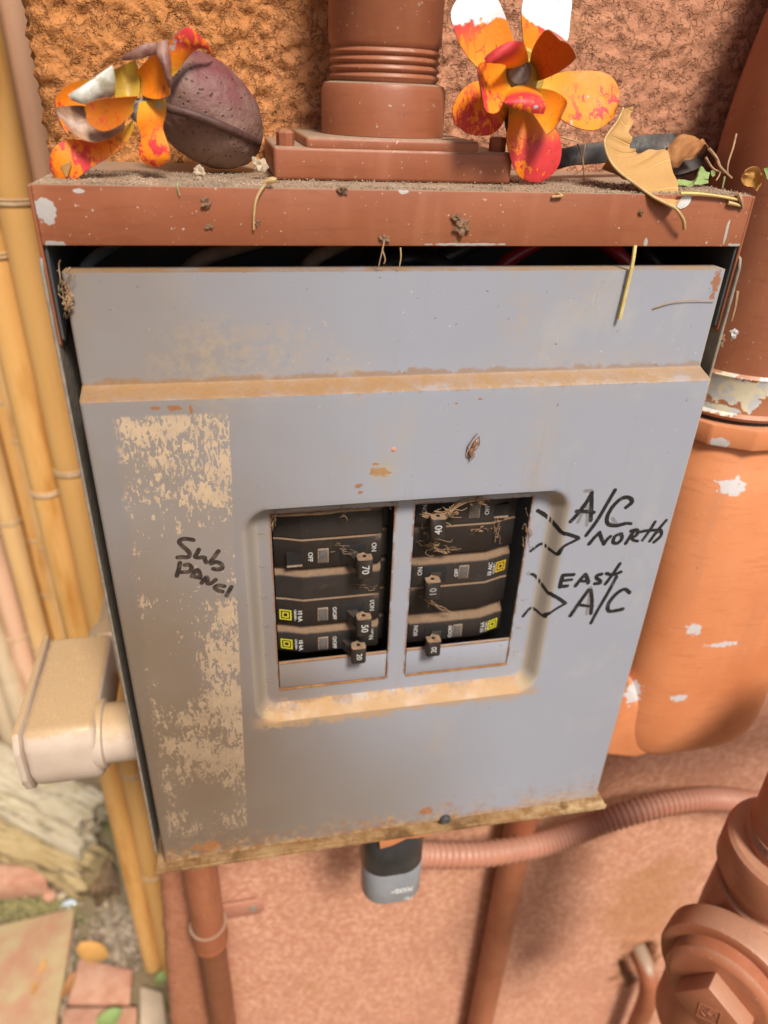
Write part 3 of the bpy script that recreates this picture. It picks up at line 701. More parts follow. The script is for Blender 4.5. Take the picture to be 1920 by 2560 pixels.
# ------------------------------------------------------------------ the electrical panel
HW = .1715; ZT, ZB = .0583, -.3596; YU = .0124
panel = thing('electrical_panel', (0, WY, -.366), 'open grey electrical sub panel with terracotta hood, dusty cover and handwriting', 'electrical panel')
def sm(x): x = min(max(x, 0), 1); return x * x * (3 - 2 * x)
RX0, RX1, RZ0, RZ1 = -.0985, .0985, -.2310, -.0660
def rrd(x, z, x0, x1, z0, z1, r):
    cx, cz = (x0 + x1) / 2, (z0 + z1) / 2; qx = abs(x - cx) - (x1 - x0) / 2 + r; qz = abs(z - cz) - (z1 - z0) / 2 + r
    return math.hypot(max(qx, 0), max(qz, 0)) + min(max(qx, qz), 0) - r
def hgt(x, z):
    y = YU * sm((z + .0008) / .0046)
    if z < -.03:
        d = rrd(x, z, RX0, RX1, RZ0, RZ1, .016); w = .0085 if z < -.2 or abs(x) > .07 else .0075
        y = .0105 * sm(-d / w)
    y += .0006 * noise.noise(Vector((x * 9, 3, z * 9)))      # sheet metal is never quite flat
    e = min(HW - abs(x), 1); 
    if e < .0016: y += .0012 * (1 - e / .0016) ** 2
    return y
def build_front():
    def grid(lo, hi, st, must):
        L = sorted(set([lo, hi] + [m for m in must if lo <= m <= hi])); out = []
        for p, q in zip(L, L[1:]):
            n = max(1, round((q - p) / st)); out += [p + (q - p) * i / n for i in range(n)]
        return out + [hi]
    xs = grid(-HW, HW, .0019, [v for w in WIN for v in w]); xs = [-HW + .0006, -HW + .0012] + xs + [HW - .0006, HW - .0012]; xs = sorted(xs)
    zs = grid(ZB, ZT, .0019, [WZ0, WZ1, KZ]); zs += [-.0006 + .0007 * i for i in range(8)]; zs = sorted(set(round(z, 6) for z in zs))
    V, F = [], []; W = len(xs)
    for z in zs:
        for x in xs: V.append((x, hgt(x, z), z))
    hole = lambda x, z: KZ < z < WZ1 and any(w0 < x < w1 for w0, w1 in WIN)
    for j in range(len(zs) - 1):
        for i in range(W - 1):
            if hole((xs[i] + xs[i + 1]) / 2, (zs[j] + zs[j + 1]) / 2): continue
            F.append((j * W + i, j * W + i + 1, (j + 1) * W + i + 1, (j + 1) * W + i))
    bm = bmesh.new(); vs = [bm.verts.new(v) for v in V]
    for f in F: bm.faces.new([vs[i] for i in f])
    bmesh.ops.delete(bm, geom=[v for v in bm.verts if not v.link_faces], context='VERTS')
    # returned edges: sides, top and window rims go back into the box
    be = [e for e in bm.edges if len(e.link_faces) == 1]
    r = bmesh.ops.extrude_edge_only(bm, edges=be)
    for v in r['geom']:
        if isinstance(v, bmesh.types.BMVert):
            inner = abs(v.co.x) < .1 and -.22 < v.co.z < -.06
            v.co.y += .0016 if inner else .013
    bmesh.ops.recalc_face_normals(bm, faces=bm.faces)
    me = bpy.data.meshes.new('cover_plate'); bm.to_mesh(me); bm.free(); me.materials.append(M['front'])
    me.polygons.foreach_set('use_smooth', [True] * len(me.polygons))
    return autosmooth(link('cover_plate', me, panel), 40)
cover = build_front()
cover['label'] = 'grey cover plate with a dusty step, two breaker windows and marker writing'
for i, (x0, x1) in enumerate(WIN):      # break-out plates still in place below the breakers
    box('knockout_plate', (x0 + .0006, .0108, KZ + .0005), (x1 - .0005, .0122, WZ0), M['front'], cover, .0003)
    box('knockout_edge', (x0 + .001, .0100, WZ0 - .0006), (x1 - .001, .0107, WZ0 - .0001), M['rusthole'], cover)
    box('knockout_edge', (x0 + .001, .0099, KZ - .0005), (x1 - .001, .0106, KZ + .0005), M['rusthole'], cover)
# enclosure
box('back_plate', (-.178, WY - .004, -.364), (.178, WY - .0025, .092), M['boxin'], panel)
def side_plate(x, sgn):
    th = .0016; pts = [(.012, -.366), (WY - .005, -.366), (WY - .005, .090), (.030, .090), (.030, .066), (.018, .066), (.0135, .064), (.012, .059)]
    solid('side_plate', pts, (x, 0, 0), (0, 1, 0), (0, 0, 1), (sgn, 0, 0), th, M['boxedge'], panel, .0004, 1)
side_plate(-.1800, 1); side_plate(.1784, 1)
solid('bottom_plate', [(-.1784, -.0035), (.1784, -.0035), (.1784, WY - .005), (-.1784, WY - .005)], (0, 0, -.3668), (1, 0, 0), (0, 1, 0), (0, 0, 1), .0018, M['ledge'], panel, .0004, 1)
solid('bottom_lip', [(-.1792, -.3650), (-.12, -.3655), (-.06, -.3660), (-.01, -.3668), (.05, -.3676), (.11, -.3688), (.1792, -.3700), (.1792, -.3648), (.08, -.3638), (.0, -.3630), (-.09, -.3620), (-.1792, -.3620)], (0, -.0052, 0), (1, 0, 0), (0, 0, 1), (0, 1, 0), .0012, M['ledge'], panel, .0004, 1)
# hood
LZ0, LZ1, LY = .0700, .0955, .0140
hp = [(LY, LZ0), (LY + .0016, LZ0), (LY + .0016, LZ1 - .0016), (WY - .003, LZ1 - .0016), (WY - .003, LZ1), (LY, LZ1)]
hood = solid('hood', hp, (-.1775, 0, 0), (0, 1, 0), (0, 0, 1), (1, 0, 0), .3545, M['lid'], panel, .0007, 2)
for x, s in ((-.1793, 1), (.1772, 1)):
    pts = [(LY + .0005, LZ1 - .0005), (WY - .004, LZ1 - .0005), (WY - .004, .036), (.050, .036), (.030, .032), (.024, .0265), (.0165, .0225), (LY + .0005, .0245)]
    o = solid('hood_skirt', pts, (x, 0, 0), (0, 1, 0), (0, 0, 1), (1, 0, 0), .0016, M['paint'], panel, .0004, 1)
sp_ = solid('hood_skirt_lining', [(LY + .002, LZ0), (.12, LZ0), (.12, .038), (.05, .038), (.030, .034), (.024, .0285), (.0175, .0250), (LY + .002, .0265)], (.1757, 0, 0), (0, 1, 0), (0, 0, 1), (1, 0, 0), .0012, M['boxin'], panel)
solid('hood_skirt_lining', [(LY + .002, LZ0), (.12, LZ0), (.12, .038), (.05, .038), (.030, .034), (.024, .0285), (.0175, .0250), (LY + .002, .0265)], (-.1772, 0, 0), (0, 1, 0), (0, 0, 1), (1, 0, 0), .0012, M['boxin'], panel)
# wiring seen through the gap
def wire(pts, r, m): tube('wire', path([a(u, v, y) for u, v, y in pts], 20), r, M[m], panel, 12)
wire([(1040, 640, .05), (1085, 575, .05), (1140, 535, .052), (1200, 505, .06), (1260, 480, .09)], .0042, 'red')
wire([(1370, 640, .045), (1355, 575, .045), (1320, 535, .05), (1260, 505, .07), (1200, 480, .10)], .0042, 'red')
wire([(640, 660, .05), (665, 575, .05), (720, 535, .055), (800, 500, .08)], .0040, 'brownwire')
wire([(380, 640, .05), (420, 570, .05), (520, 530, .055), (640, 500, .07)], .0040, 'brownwire')
wire([(900, 640, .05), (930, 580, .055), (1000, 535, .06), (1080, 500, .08)], .0055, 'black')
wire([(740, 640, .05), (800, 585, .05), (880, 560, .06), (960, 580, .05), (1000, 650, .05)], .0055, 'black')
wire([(1440, 640, .06), (1420, 575, .06), (1380, 535, .07), (1330, 500, .10)], .005, 'black')
wire([(175, 640, .05), (180, 590, .05), (200, 560, .06), (260, 520, .10)], .003, 'greyfit')
# screw and rust nub low on the cover
p = at(960 + 265 * .5787, 1840 + 358 * .5787, -.001)
lathe('screw', [(.0042, .000), (.0044, .0010), (.0040, .0026), (.0028, .0036), (.0010, .0036), (.0008, .0026)], (p.x, -.0002, p.z), (0, -1, 0), M['screw'], cover, 18)
lathe('paint_drop', [(.0014, 0), (.0013, .0002), (.0006, .0005)], (a(850, 971, 0).x, hgt(0, -.04), a(850, 971, 0).z), (0, -1, 0), M['droplet'], cover, 14)

# marker strokes follow the sheet metal
def stroke(pts, w, mat, name='marker_stroke', lift=.00012):
    P = [Vector(p) for p in pts]; m = max(6, 7 * (len(P) - 1)); C = path(P, m + 1) if len(P) > 2 else [P[0].lerp(P[1], i / m) for i in range(m + 1)]
    V, F = [], []
    def put(c): x, z = c; V.append((x, hgt(x, z) - lift, z)); return len(V) - 1
    rows = []
    for i, c in enumerate(C):
        d = (C[min(i + 1, m)] - C[max(i - 1, 0)]); d = Vector((d.x, d.z)); d = d.normalized() if d.length > 0 else Vector((1, 0)); nrm = Vector((-d.y, d.x))
        ww = w * (1 + .14 * noise.noise(Vector((c.x * 400, 0, c.z * 400)))) / 2; q = Vector((c.x, c.z))
        rows.append([put(q + nrm * ww * k) for k in (-1, -.33, .33, 1)])
    for A, B in zip(rows, rows[1:]):
        for k in range(3): F.append((A[k], A[k + 1], B[k + 1], B[k]))
    for i, sgn in ((0, -1), (m, 1)):      # round ends
        c = C[i]; d = C[1] - C[0] if i == 0 else C[m] - C[m - 1]; an = math.atan2(d.z, d.x) * 1.0
        if i == 0: an += PI
        row = rows[i]; ring = [put(Vector((c.x + w / 2 * math.cos(an + t), c.z + w / 2 * math.sin(an + t)))) for t in (-PI / 2, -PI / 3, -PI / 6, 0, PI / 6, PI / 3, PI / 2)]
        F.append(tuple(ring))
    return raw(name, V, F, mat, cover, True)
def hw(cx, cy):
    p = at(1300 + cx * .2411, 1180 + cy * .2411, 0)
    for _ in range(3): p = at(1300 + cx * .2411, 1180 + cy * .2411, hgt(p.x, p.z))
    return Vector((p.x, 0, p.z))
def hs(cx, cy): p = at(400 + cx * .14467, 1300 + cy * .14467, 0); return Vector((p.x, 0, p.z))
w1 = .0021
R_STROKES = [
    ([(185, 400), (250, 440), (310, 490), (370, 550), (420, 605), (500, 645), (600, 680)], 1.0), ([(110, 818), (215, 745), (285, 775), (355, 800), (450, 775), (540, 725), (610, 690)], .85),
    ([(525, 512), (600, 430), (690, 310), (745, 215)], 1.0), ([(742, 225), (740, 350), (732, 500)], 1.0), ([(585, 405), (680, 408), (765, 418)], .95),
    ([(985, 185), (900, 330), (800, 500), (685, 655)], .95), ([(1100, 365), (1160, 310), (1130, 265), (1050, 275), (960, 360), (905, 460), (910, 535), (990, 555), (1085, 535)], 1.05), ([(1110, 530), (1150, 535)], .9),
    ([(715, 745), (770, 680), (825, 625)], .95), ([(825, 630), (845, 690), (870, 745)], .95), ([(870, 745), (900, 700), (935, 668)], .95),
    ([(1040, 640), (985, 665), (965, 725), (1010, 735), (1055, 690), (1050, 640)], .95),
    ([(1095, 740), (1140, 670), (1190, 600)], .95), ([(1150, 610), (1215, 600), (1205, 655), (1140, 680)], .95), ([(1148, 680), (1178, 706), (1220, 716)], .85),
    ([(1400, 515), (1340, 610), (1270, 705)], .9), ([(1235, 622), (1320, 605), (1450, 600)], .9), ([(1515, 500), (1430, 600), (1345, 715)], .9), ([(1400, 640), (1455, 605), (1460, 660), (1390, 725)], .95),
    ([(90, 1048), (150, 1070), (200, 1130), (250, 1190), (300, 1232)], .85), ([(312, 1248), (400, 1310), (470, 1360)], .95), ([(30, 1495), (110, 1410), (200, 1430), (270, 1460), (370, 1420), (470, 1362)], .85),
    ([(445, 1070), (425, 1130), (415, 1190)], 1.1), ([(450, 1068), (555, 1062)], 1.0), ([(430, 1128), (535, 1115)], .9), ([(415, 1188), (490, 1180)], 1.0),
    ([(575, 1180), (620, 1120), (675, 1060)], 1.0), ([(680, 1062), (700, 1110), (705, 1150)], 1.0), ([(625, 1130), (715, 1130)], .9),
    ([(845, 1058), (800, 1070), (795, 1100), (830, 1125), (825, 1150), (775, 1155)], 1.0),
    ([(1035, 950), (960, 1060), (885, 1160)], .95), ([(895, 1050), (960, 1065), (1045, 1035)], .95),
    ([(1000, 1085), (900, 1270), (800, 1440), (735, 1565)], .95),
    ([(520, 1490), (610, 1360), (710, 1220)], 1.05), ([(735, 1225), (745, 1340), (735, 1465)], 1.0), ([(610, 1375), (680, 1385), (750, 1390)], .9),
    ([(1135, 1250), (1080, 1215), (990, 1270), (915, 1370), (920, 1440), (1000, 1435), (1065, 1420)], 1.1)]
for k, (pts, f) in enumerate(R_STROKES): stroke([hw(*q) for q in pts], w1 * f * (1.3 if f > .9 else 1.2), M['ink'], lift=.00012 + .00002 * (k % 6))
for k, pts in enumerate([[(675, 195), (745, 195)], [(600, 520), (640, 430)], [(690, 550), (700, 470), (690, 330)], [(960, 480), (1000, 540)], [(690, 1470), (720, 1300), (735, 1195)]]):
    stroke([hw(*q) for q in pts], w1 * 1.1, M['inks'], 'marker_smudge', lift=.00006 + .00001 * k)
L_STROKES = [[(575, 345), (480, 325), (380, 330), (335, 375), (380, 440), (460, 510), (515, 580), (480, 640), (380, 640), (305, 645)],
    [(670, 510), (640, 570), (605, 630), (660, 650), (740, 640)], [(775, 650), (780, 690), (800, 730)], [(1010, 535), (940, 630), (875, 720)], [(880, 750), (970, 720), (1060, 760), (1075, 830), (990, 850), (920, 840)],
    [(345, 735), (325, 840), (290, 960)], [(430, 775), (500, 770), (545, 830), (500, 890), (370, 900)], [(550, 970), (600, 900), (650, 860), (690, 930), (690, 1000)], [(555, 960), (640, 985), (700, 960)],
    [(720, 1085), (790, 990), (820, 1000), (820, 1090), (880, 1090), (960, 1030)], [(1110, 1140), (1020, 1125), (945, 1160), (1000, 1210), (1080, 1235)], [(1235, 1150), (1195, 1220), (1150, 1300)]]
for k, pts in enumerate(L_STROKES): stroke([hs(*q) for q in pts], .0026, M['inkf'], lift=.00012 + .00002 * (k % 6))
# raised circuit numbers beside the windows
for s, cx, cy in (('1', 190, 497), ('3', 210, 800), ('5', 225, 1085), ('7', 235, 1350), ('9', 240, 1610), ('11', 255, 1850)):
    p = at(600 + cx * .2713, 1200 + cy * .2713, .0095); text('embossed_number', s, .0055, (p.x, hgt(p.x, p.z) - .0001, p.z), (0, 0, -1), (1, 0, 0), M['front'], cover, .0, .00028)
for s, cx, cy in (('2', 1300, 620), ('4', 1270, 870), ('6', 1225, 1110), ('8', 1180, 1365), ('10', 1150, 1600)):
    p = at(980 + cx * .2713, 1200 + cy * .2713, .0095); text('embossed_number', s, .0055, (p.x, hgt(p.x, p.z) - .0001, p.z), (0, 0, 1), (-1, 0, 0), M['front'], cover, .0, .00028)

# ------------------------------------------------------------------ circuit breakers
def breaker(side, ztop, poles, mark, label, style, handle_pole, hx, old=False):
    """side -1: left column, outer end at x=-.0815 ; +1 right column"""
    P = .0222; H = P * poles; x_out = -.0815 if side < 0 else .0745; x_in = -.0140 if side < 0 else .0055
    sgn = 1 if side < 0 else -1            # direction from outer to inner end
    L = abs(x_in - x_out); fy = .0175
    t = thing('circuit_breaker', ((x_out + x_in) / 2, .06, ztop - H), label, 'circuit breaker', 'circuit breakers in the two windows')
    X = lambda s: x_out + sgn * s
    # body: section in (y, z), swept along the length with the outer end falling back
    g = .0007
    sec = [(.060, -g), (.0265, -g), (.0225, -.0009), (fy + .0022, -.0027), (fy + .0005, -.0046), (fy, -.0062)]
    for k in range(poles):
        zb = -P * (k + 1)
        if k < poles - 1: sec += [(fy, zb + .0008), (fy + .0012, zb + .0003), (fy + .0012, zb - .0003), (fy + .0006 * 0, zb - .0012)]
    sec += [(fy, -H + .0018), (fy + .0010, -H + .0008), (.060, -H + g)]
    st = [0, .0008, .0060, .0165, .0180, .030, .045, L - .0015, L]; off = [.0075, .0052, .0040, .0004, .0, 0, 0, .0002, .0016]
    V, F = [], []; n = len(sec)
    for s, o_ in zip(st, off):
        for (y, z) in sec: V.append((X(s), min(.060, y + o_) if y < .05 else y, ztop + z))
    for i in range(len(st) - 1):
        for j in range(n - 1):
            q = (i * n + j, i * n + j + 1, (i + 1) * n + j + 1, (i + 1) * n + j); F.append(q if sgn < 0 else tuple(reversed(q)))
    F.append(tuple(range(n))); F.append(tuple(reversed(range((len(st) - 1) * n, len(st) * n))))
    body = autosmooth(raw('body', V, F, M['breaker'], t), 50)
    for k in range(poles):                 # inner clip step beside the face
        zc = ztop - P * k
        box('clip', (min(X(L), X(L + .0045)), .024, zc - P + .0015), (max(X(L), X(L + .0045)), .058, zc - .0012), M['breaker'], t, .0008)
    zc = ztop - P * (handle_pole + .5) - .0016     # middle line of the pole that carries handle and print
    if poles == 1: zc -= .0012
    # recessed strip outlines (moulding line above the print)
    # slot the handle swings in
    sl0, sl1 = sorted((X(abs(hx - x_out) - .0130), X(abs(hx - x_out) + .0030)))
    box('slot', (sl0, fy - .00030, zc - .0062), (sl1, fy + .004, zc + .0062), M['cavity'], t, .0004)
    # handle
    hw_, zt, zb = .0048, zc + .0052, zc - .0085
    if poles == 1: zt, zb = zc + .0056, zc - .0070
    hy = .0015
    poly = [(-hw_, hy + .0010), (-hw_ + .0012, hy), (hw_ - .0012, hy), (hw_, hy + .0012), (hw_, hy + .0062), (hw_ * .35, hy + .0066), (.0, hy + .0088), (-hw_ * .8, hy + .0070), (-hw_, hy + .0058)]
    if sgn < 0: poly = [(-q, w) for q, w in poly]
    h = solid('handle', poly, (hx, 0, zb), (1, 0, 0), (0, 1, 0), (0, 0, 1), zt - zb, M['breaker'], t, .0003, 1)
    arm = [(-hw_ * sgn * .9, hy + .0052), (hw_ * sgn * .25, hy + .0074), (-sgn * .0035, fy + .003), (-sgn * .0105, fy + .003)]
    solid('lever', arm, (hx, 0, zc - .0060), (1, 0, 0), (0, 1, 0), (0, 0, 1), .0075, M['leverdark'], t, .0003, 1)
    V = []; 
    top = [Vector((hx + q * .93, w + (hy + .003 - w) * .06, zt + .00012)) for q, w in poly]
    raw('handle_dust', top, [tuple(range(len(top)))], M['handledust'], h, False)
    lathe('tie_hole', [(.0013, 0), (.0013, .00025), (.0009, .0003)], (hx, hy + .0040, zt + .0001), (0, 0, 1), M['cavity'], h, 14)
    ex, ey = ((0, 0, -1), (1, 0, 0)) if side < 0 else ((0, 0, 1), (-1, 0, 0))
    text('handle_number', mark, .0064 if poles == 2 else .0052, (hx, hy - .0001, (zt + zb) / 2 - .0004), ex, ey, M['dimprint'] if mark == '10' else M['white'], h, .00006)
    # indicator window
    wx = X(.0300) if not old else X(.0305)
    if side > 0: wx = X(.0305) if old else X(.0335)
    box('window_rim', (wx - .0034, fy - .00025, zc - .0052), (wx + .0034, fy + .001, zc + .0052), M['lensrim'], t, .0003)
    box('indicator_window', (wx - .0028, fy - .00075, zc - .0045), (wx + .0028, fy + .0005, zc + .0045), M['lens'], t, .0004)
    tx = {-1: X(.0375), 1: X(.0385)}[side]
    if old: tx = X(.0225)
    if side > 0 and style == 'gold': tx = X(.0385)
    text('off_lettering', 'OFF' if (old or style == 'gold') else 'O/OFF', 0.0036 if not old else .0040, (tx, fy - .0004, zc), ex, ey, M['white'], t, .00007)
    text('on_lettering', 'ON' if (old or style == 'gold') else 'I/ON', .0042, (X(L - .0055) if side < 0 else X(L - .006), fy - .0002, zc + .0035), ex, ey, M['white'], t, .00005)
    if not old:
        q = M['gold'] if style == 'gold' else M['yellow']; lx = X(.0062) if side < 0 else X(.0072)
        lx0 = lx; fyl = fy + .0030 if True else fy
        slope = Vector((sgn * 1.0, -.0036 / .0105, 0)).normalized()
        exv = slope; c = Vector((lx, fy + .00365, zc))
        def sq(r0, r1, nm):
            V = []; F = []
            for r in (r0, r1):
                for sx, sz in ((-1, -1), (1, -1), (1, 1), (-1, 1)): V.append(c + exv * (sx * r) + Vector((0, -.0008, sz * r * 1.02)))
            for i in range(4): F.append((i, (i + 1) % 4, 4 + (i + 1) % 4, 4 + i))
            raw(nm, V, F, q, t, False)
        sq(.0040, .0030, 'label_border'); sq(.0022, .0012, 'label_emblem')
        V = [c + exv * (sx * .0007) - Vector((0, .0008, 0)) + Vector((0, 0, sz * .0030)) for sx, sz in ((-1, -.3), (1, -.3), (1, .3), (-1, .3))]
        tX = X(.0128) if side < 0 else X(.0140); tY = fy + .0008 if side < 0 else fy + .0008
        text('rating_lettering', '10 kA' if style != 'gold' else '10 AIC', .0038, (X(.0152), fy + .0003, zc), ex, ey, M['white'], t, .00008)
        text('rating_small_print', '120/240V~', .0021, (X(.0122), fy + .0012, zc), ex, ey, M['white'], t, .00003)
    else:
        px = X(.0128); box('pocket', (px - .0048, fy - .0001, zc - .0058), (px + .0048, fy + .003, zc + .0030), M['cavity'], t)
        box('pocket_dust', (px - .0047, fy - .0003, zc - .0066), (px + .0047, fy + .002, zc - .0052), M['lensrim'], t)
    return t
breaker(-1, -.0770, 2, '70', 'two-pole black breaker marked 70, topmost in the left window', 'plain', 1, -.0275, True)
breaker(-1, -.1222, 2, '50', 'two-pole black breaker marked 50, middle of the left window', 'yellow', 1, -.0270)
breaker(-1, -.1674, 1, '20', 'single-pole black breaker marked 20, lowest in the left window', 'yellow', 0, -.0300)
breaker(1, -.0745, 2, '40', 'two-pole black breaker marked 40 under cobwebs, topmost in the right window', 'plain', 0, .0165, True)
breaker(1, -.1205, 2, '10', 'two-pole black breaker with gold square, middle of the right window', 'gold', 0, .0165)
breaker(1, -.1682, 1, '20', 'single-pole black breaker marked 20, lowest in the right window', 'yellow', 0, .0205)
# bus insulator behind the breakers
box('bus_insulator', (-.009, .03, -.215), (.0045, .10, -.07), M['cavity'], panel, .001)

# ------------------------------------------------------------------ hub and riser on the hood
HX, HY = -.0085, .086
hub = thing('conduit_hub', (HX, HY, LZ1), 'terracotta painted cast hub bolted on top of the panel hood', 'conduit hub')
b0 = LZ1 + .0002
solid('flange', [(-.062, -.040), (.062, -.040), (.062, .044), (-.062, .044)], (HX, HY, b0), (1, 0, 0), (0, 1, 0), (0, 0, 1), .0150, M['paint'], hub, .0018, 3)
solid('raised_plate', [(-.046, -.0394), (.043, -.0394), (.046, .040), (-.046, .040)], (HX, HY, b0 + .0135), (1, 0, 0), (0, 1, 0), (0, 0, 1), .0062, M['paint'], hub, .0018, 3)
lathe('collar', [(.0325, 0), (.0332, .001), (.0330, .0215), (.0318, .0242), (.0292, .0250), (.0280, .0250)], (HX, HY, b0 + .0190), (0, 0, 1), M['paint'], hub)
for sx in (-1, 1):
    lathe('bolt', [(.0042, 0), (.0045, .001), (.0045, .0062), (.0038, .0072), (.001, .0074)], (HX + sx * .0555, HY - .032, b0 + .0145), (0, 0, 1), M['paint'], hub, 6 if sx > 0 else 8, 20)
riser = thing('conduit_riser', (HX, HY, b0 + .0435), 'thick terracotta pipe rising from the hub on the panel', 'pipe')
zp = b0 + .0437; R0 = .0288
prof = [(.024, 0), (R0 - .0012, .0005)]
for k in range(4): prof += [(R0 - .0012, .0010 + .0036 * k), (R0 + .0002, .0024 + .0036 * k), (R0 + .0002, .0030 + .0036 * k), (R0 - .0010, .0043 + .0036 * k)]
lathe('thread', prof + [(R0 - .0004, .0160)], (HX, HY, zp), (0, 0, 1), M['paint'], riser, 56, 60)
lathe('pipe', [(R0 - .0005, .0160), (R0 + .0006, .0180), (R0 + .0006, .8)], (HX, HY, zp), (0, 0, 1), M['paint'], riser, 56)

# ------------------------------------------------------------------ right-hand conduit, body, lower pipes
PX, PYc, PR = .2520, .080, .0480
rc = thing('large_conduit', (PX, PYc, -.014), 'large terracotta conduit rising behind the right end of the hood', 'pipe')
tube('pipe', path([(PX, PYc, -.016), (PX, PYc, .05), (PX - .001, PYc, .10), (PX + .002, PYc, .14), (PX + .012, PYc, .19), (PX + .035, PYc, .27), (PX + .08, PYc + .01, .40)], 40), PR, M['paint'], rc, 56)
cb = thing('conduit_elbow', (.27, .07, -.372), 'big orange painted conduit elbow beside the right edge of the panel', 'conduit elbow')
lathe('clamp_band', [(PR + .0005, 0), (PR + .0022, -.002), (PR + .0010, -.004), (PR + .0012, -.026), (PR + .0030, -.0285), (PR + .0012, -.031), (PR - .004, -.033)], (PX, PYc, -.0135), (0, 0, 1), M['band'], cb, 56)
lathe('gap_ring', [(PR - .002, 0), (PR - .001, -.006), (PR - .001, -.007)], (PX, PYc, -.046), (0, 0, 1), M['blacktape'], cb, 56)  # black ring put in for the dark gap between band and flange
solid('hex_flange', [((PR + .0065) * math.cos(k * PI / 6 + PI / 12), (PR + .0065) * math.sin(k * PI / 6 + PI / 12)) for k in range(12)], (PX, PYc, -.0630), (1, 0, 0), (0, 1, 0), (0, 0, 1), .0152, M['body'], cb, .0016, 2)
def body_shape():
    rows = []    # (z, x centre, half width, front y, half power)
    prof = [(-.0632, PX, .0490, .0330), (-.075, PX, .0505, .0310), (-.10, PX + .004, .0560, .0250), (-.15, .2630, .0640, .0205), (-.21, .2680, .0690, .0190), (-.27, .2700, .0720, .0190), (-.318, .2725, .0725, .0200),
            (-.345, .2740, .0690, .0240), (-.358, .2745, .0620, .0300), (-.366, .2740, .0500, .0400), (-.3695, .2730, .0300, .0560)]
    n = 56; V, F = [], []; back = .1275
    N = 44; Ps = [Vector(p[:3]) for p in prof]; Ys = [Vector((p[3], 0, 0)) for p in prof]
    for i in range(N):
        t = i / (N - 1); z, xc, hwid = cr(Ps, t); yf = cr(Ys, t).x; yc = (yf + back) / 2; hy = (back - yf) / 2
        e = .95 - .38 * sm(t * 2.0)
        for k in range(n):
            an = 2 * PI * k / n; c, s_ = math.cos(an), math.sin(an)
            V.append((xc + hwid * abs(c) ** e * (1 if c > 0 else -1), yc + hy * abs(s_) ** e * (1 if s_ > 0 else -1), z))
    for i in range(N - 1):
        for k in range(n): F.append((i * n + (k + 1) % n, i * n + k, (i + 1) * n + k, (i + 1) * n + (k + 1) % n))
    F.append(tuple(range(n))); F.append(tuple(reversed(range((N - 1) * n, N * n))))
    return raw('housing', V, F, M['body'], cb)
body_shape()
# boss on the lower left of the housing
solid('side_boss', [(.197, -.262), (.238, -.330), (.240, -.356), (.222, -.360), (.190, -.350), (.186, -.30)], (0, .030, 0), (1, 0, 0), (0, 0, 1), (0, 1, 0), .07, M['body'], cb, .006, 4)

def pipe_run(name, pts, r, mat, label, cat='pipe', seg=28):
    return tag(tube(name, pts, r, mat, None, seg), label, cat)
lc = thing('thin_conduit', (-.157, .113, GZ), 'terracotta conduit running down the wall left of the grey fitting', 'pipe')
xl = (a(415, 1900, .113).x + a(512, 2200, .113).x) / 2 - .004; rl = .0172
lcv = a(450, 2030, .113)
tube('pipe', [(xl, .113, -.367), (xl, .113, lcv.z + .006), (xl, .113, lcv.z), (xl, .113, lcv.z - .002), (xl, .113, GZ + .002)], [rl, rl, rl, rl * .90, rl * .90], M['paint'], lc, 32)
lathe('coupling_edge', [(rl, .004), (rl + .0012, .002), (rl + .0012, -.002), (rl * .9, -.004)], (xl, .113, lcv.z), (0, 0, 1), M['paint'], lc, 32)
ps = a(535, 1965, .128)
o = solid('strap_tab', [(xl + rl * .5, -.013), (ps.x + .012, -.013), (ps.x + .018, -.008), (ps.x + .018, .008), (ps.x + .012, .013), (xl + rl * .5, .013)], (0, .1285, ps.z), (1, 0, 0), (0, 0, 1), (0, 1, 0), .003, M['pinkpaint'], lc, .0008)
lathe('strap_screw', [(.0046, 0), (.0040, .0016), (.001, .0018)], (ps.x + .006, .1284, ps.z), (0, -1, 0), M['boxedge'], lc, 18)
tube('strap', [(xl, .113, ps.z - .013), (xl, .113, ps.z + .013)], rl + .0022, M['paint'], lc, 32)
mx_ = a(1090, 1950, .112)
mp = thing('thin_conduit', (mx_.x, .112, GZ), 'terracotta conduit running down the wall right of the grey fitting', 'pipe')
tube('pipe', [(mx_.x, .112, -.30), (mx_.x, .112, GZ + .002)], .0165, M['paint'], mp, 32)

# grey connector hanging below the box
gx = (a(775, 1900, .03).x + a(905, 1900, .03).x) / 2 + .001
gc = thing('grey_fitting', (gx, .03, a(840, 1955, .01).z), 'grey plastic fitting with white lettering hanging under the panel', 'conduit fitting')
z1 = -.3672; z2 = a(840, 1953, .010).z; zm = a(840, 1893, .010).z
ghw = (a(905, 1900, .012).x - a(775, 1900, .012).x) / 2
def rr_poly(hx, hy, r, n=6):
    out = []
    for cx, cy, a0 in ((hx - r, hy - r, 0), (-hx + r, hy - r, PI / 2), (-hx + r, -hy + r, PI), (hx - r, -hy + r, 1.5 * PI)):
        for i in range(n + 1): t = a0 + PI / 2 * i / n; out.append((cx + r * math.cos(t), cy + r * math.sin(t)))
    return out
solid('cap', rr_poly(ghw, .020, .0190, 8), (gx, .030, z2), (1, 0, 0), (0, 1, 0), (0, 0, 1), zm - z2, M['greyfit'], gc, .002, 2)
solid('boot', rr_poly(ghw * 1.02, .0206, .0196, 8), (gx - .001, .030, zm + .0003), (1, 0, 0), (0, 1, 0), (0, 0, 1), (z1 - .001) - zm, M['blacktape'], gc, .0012, 2)
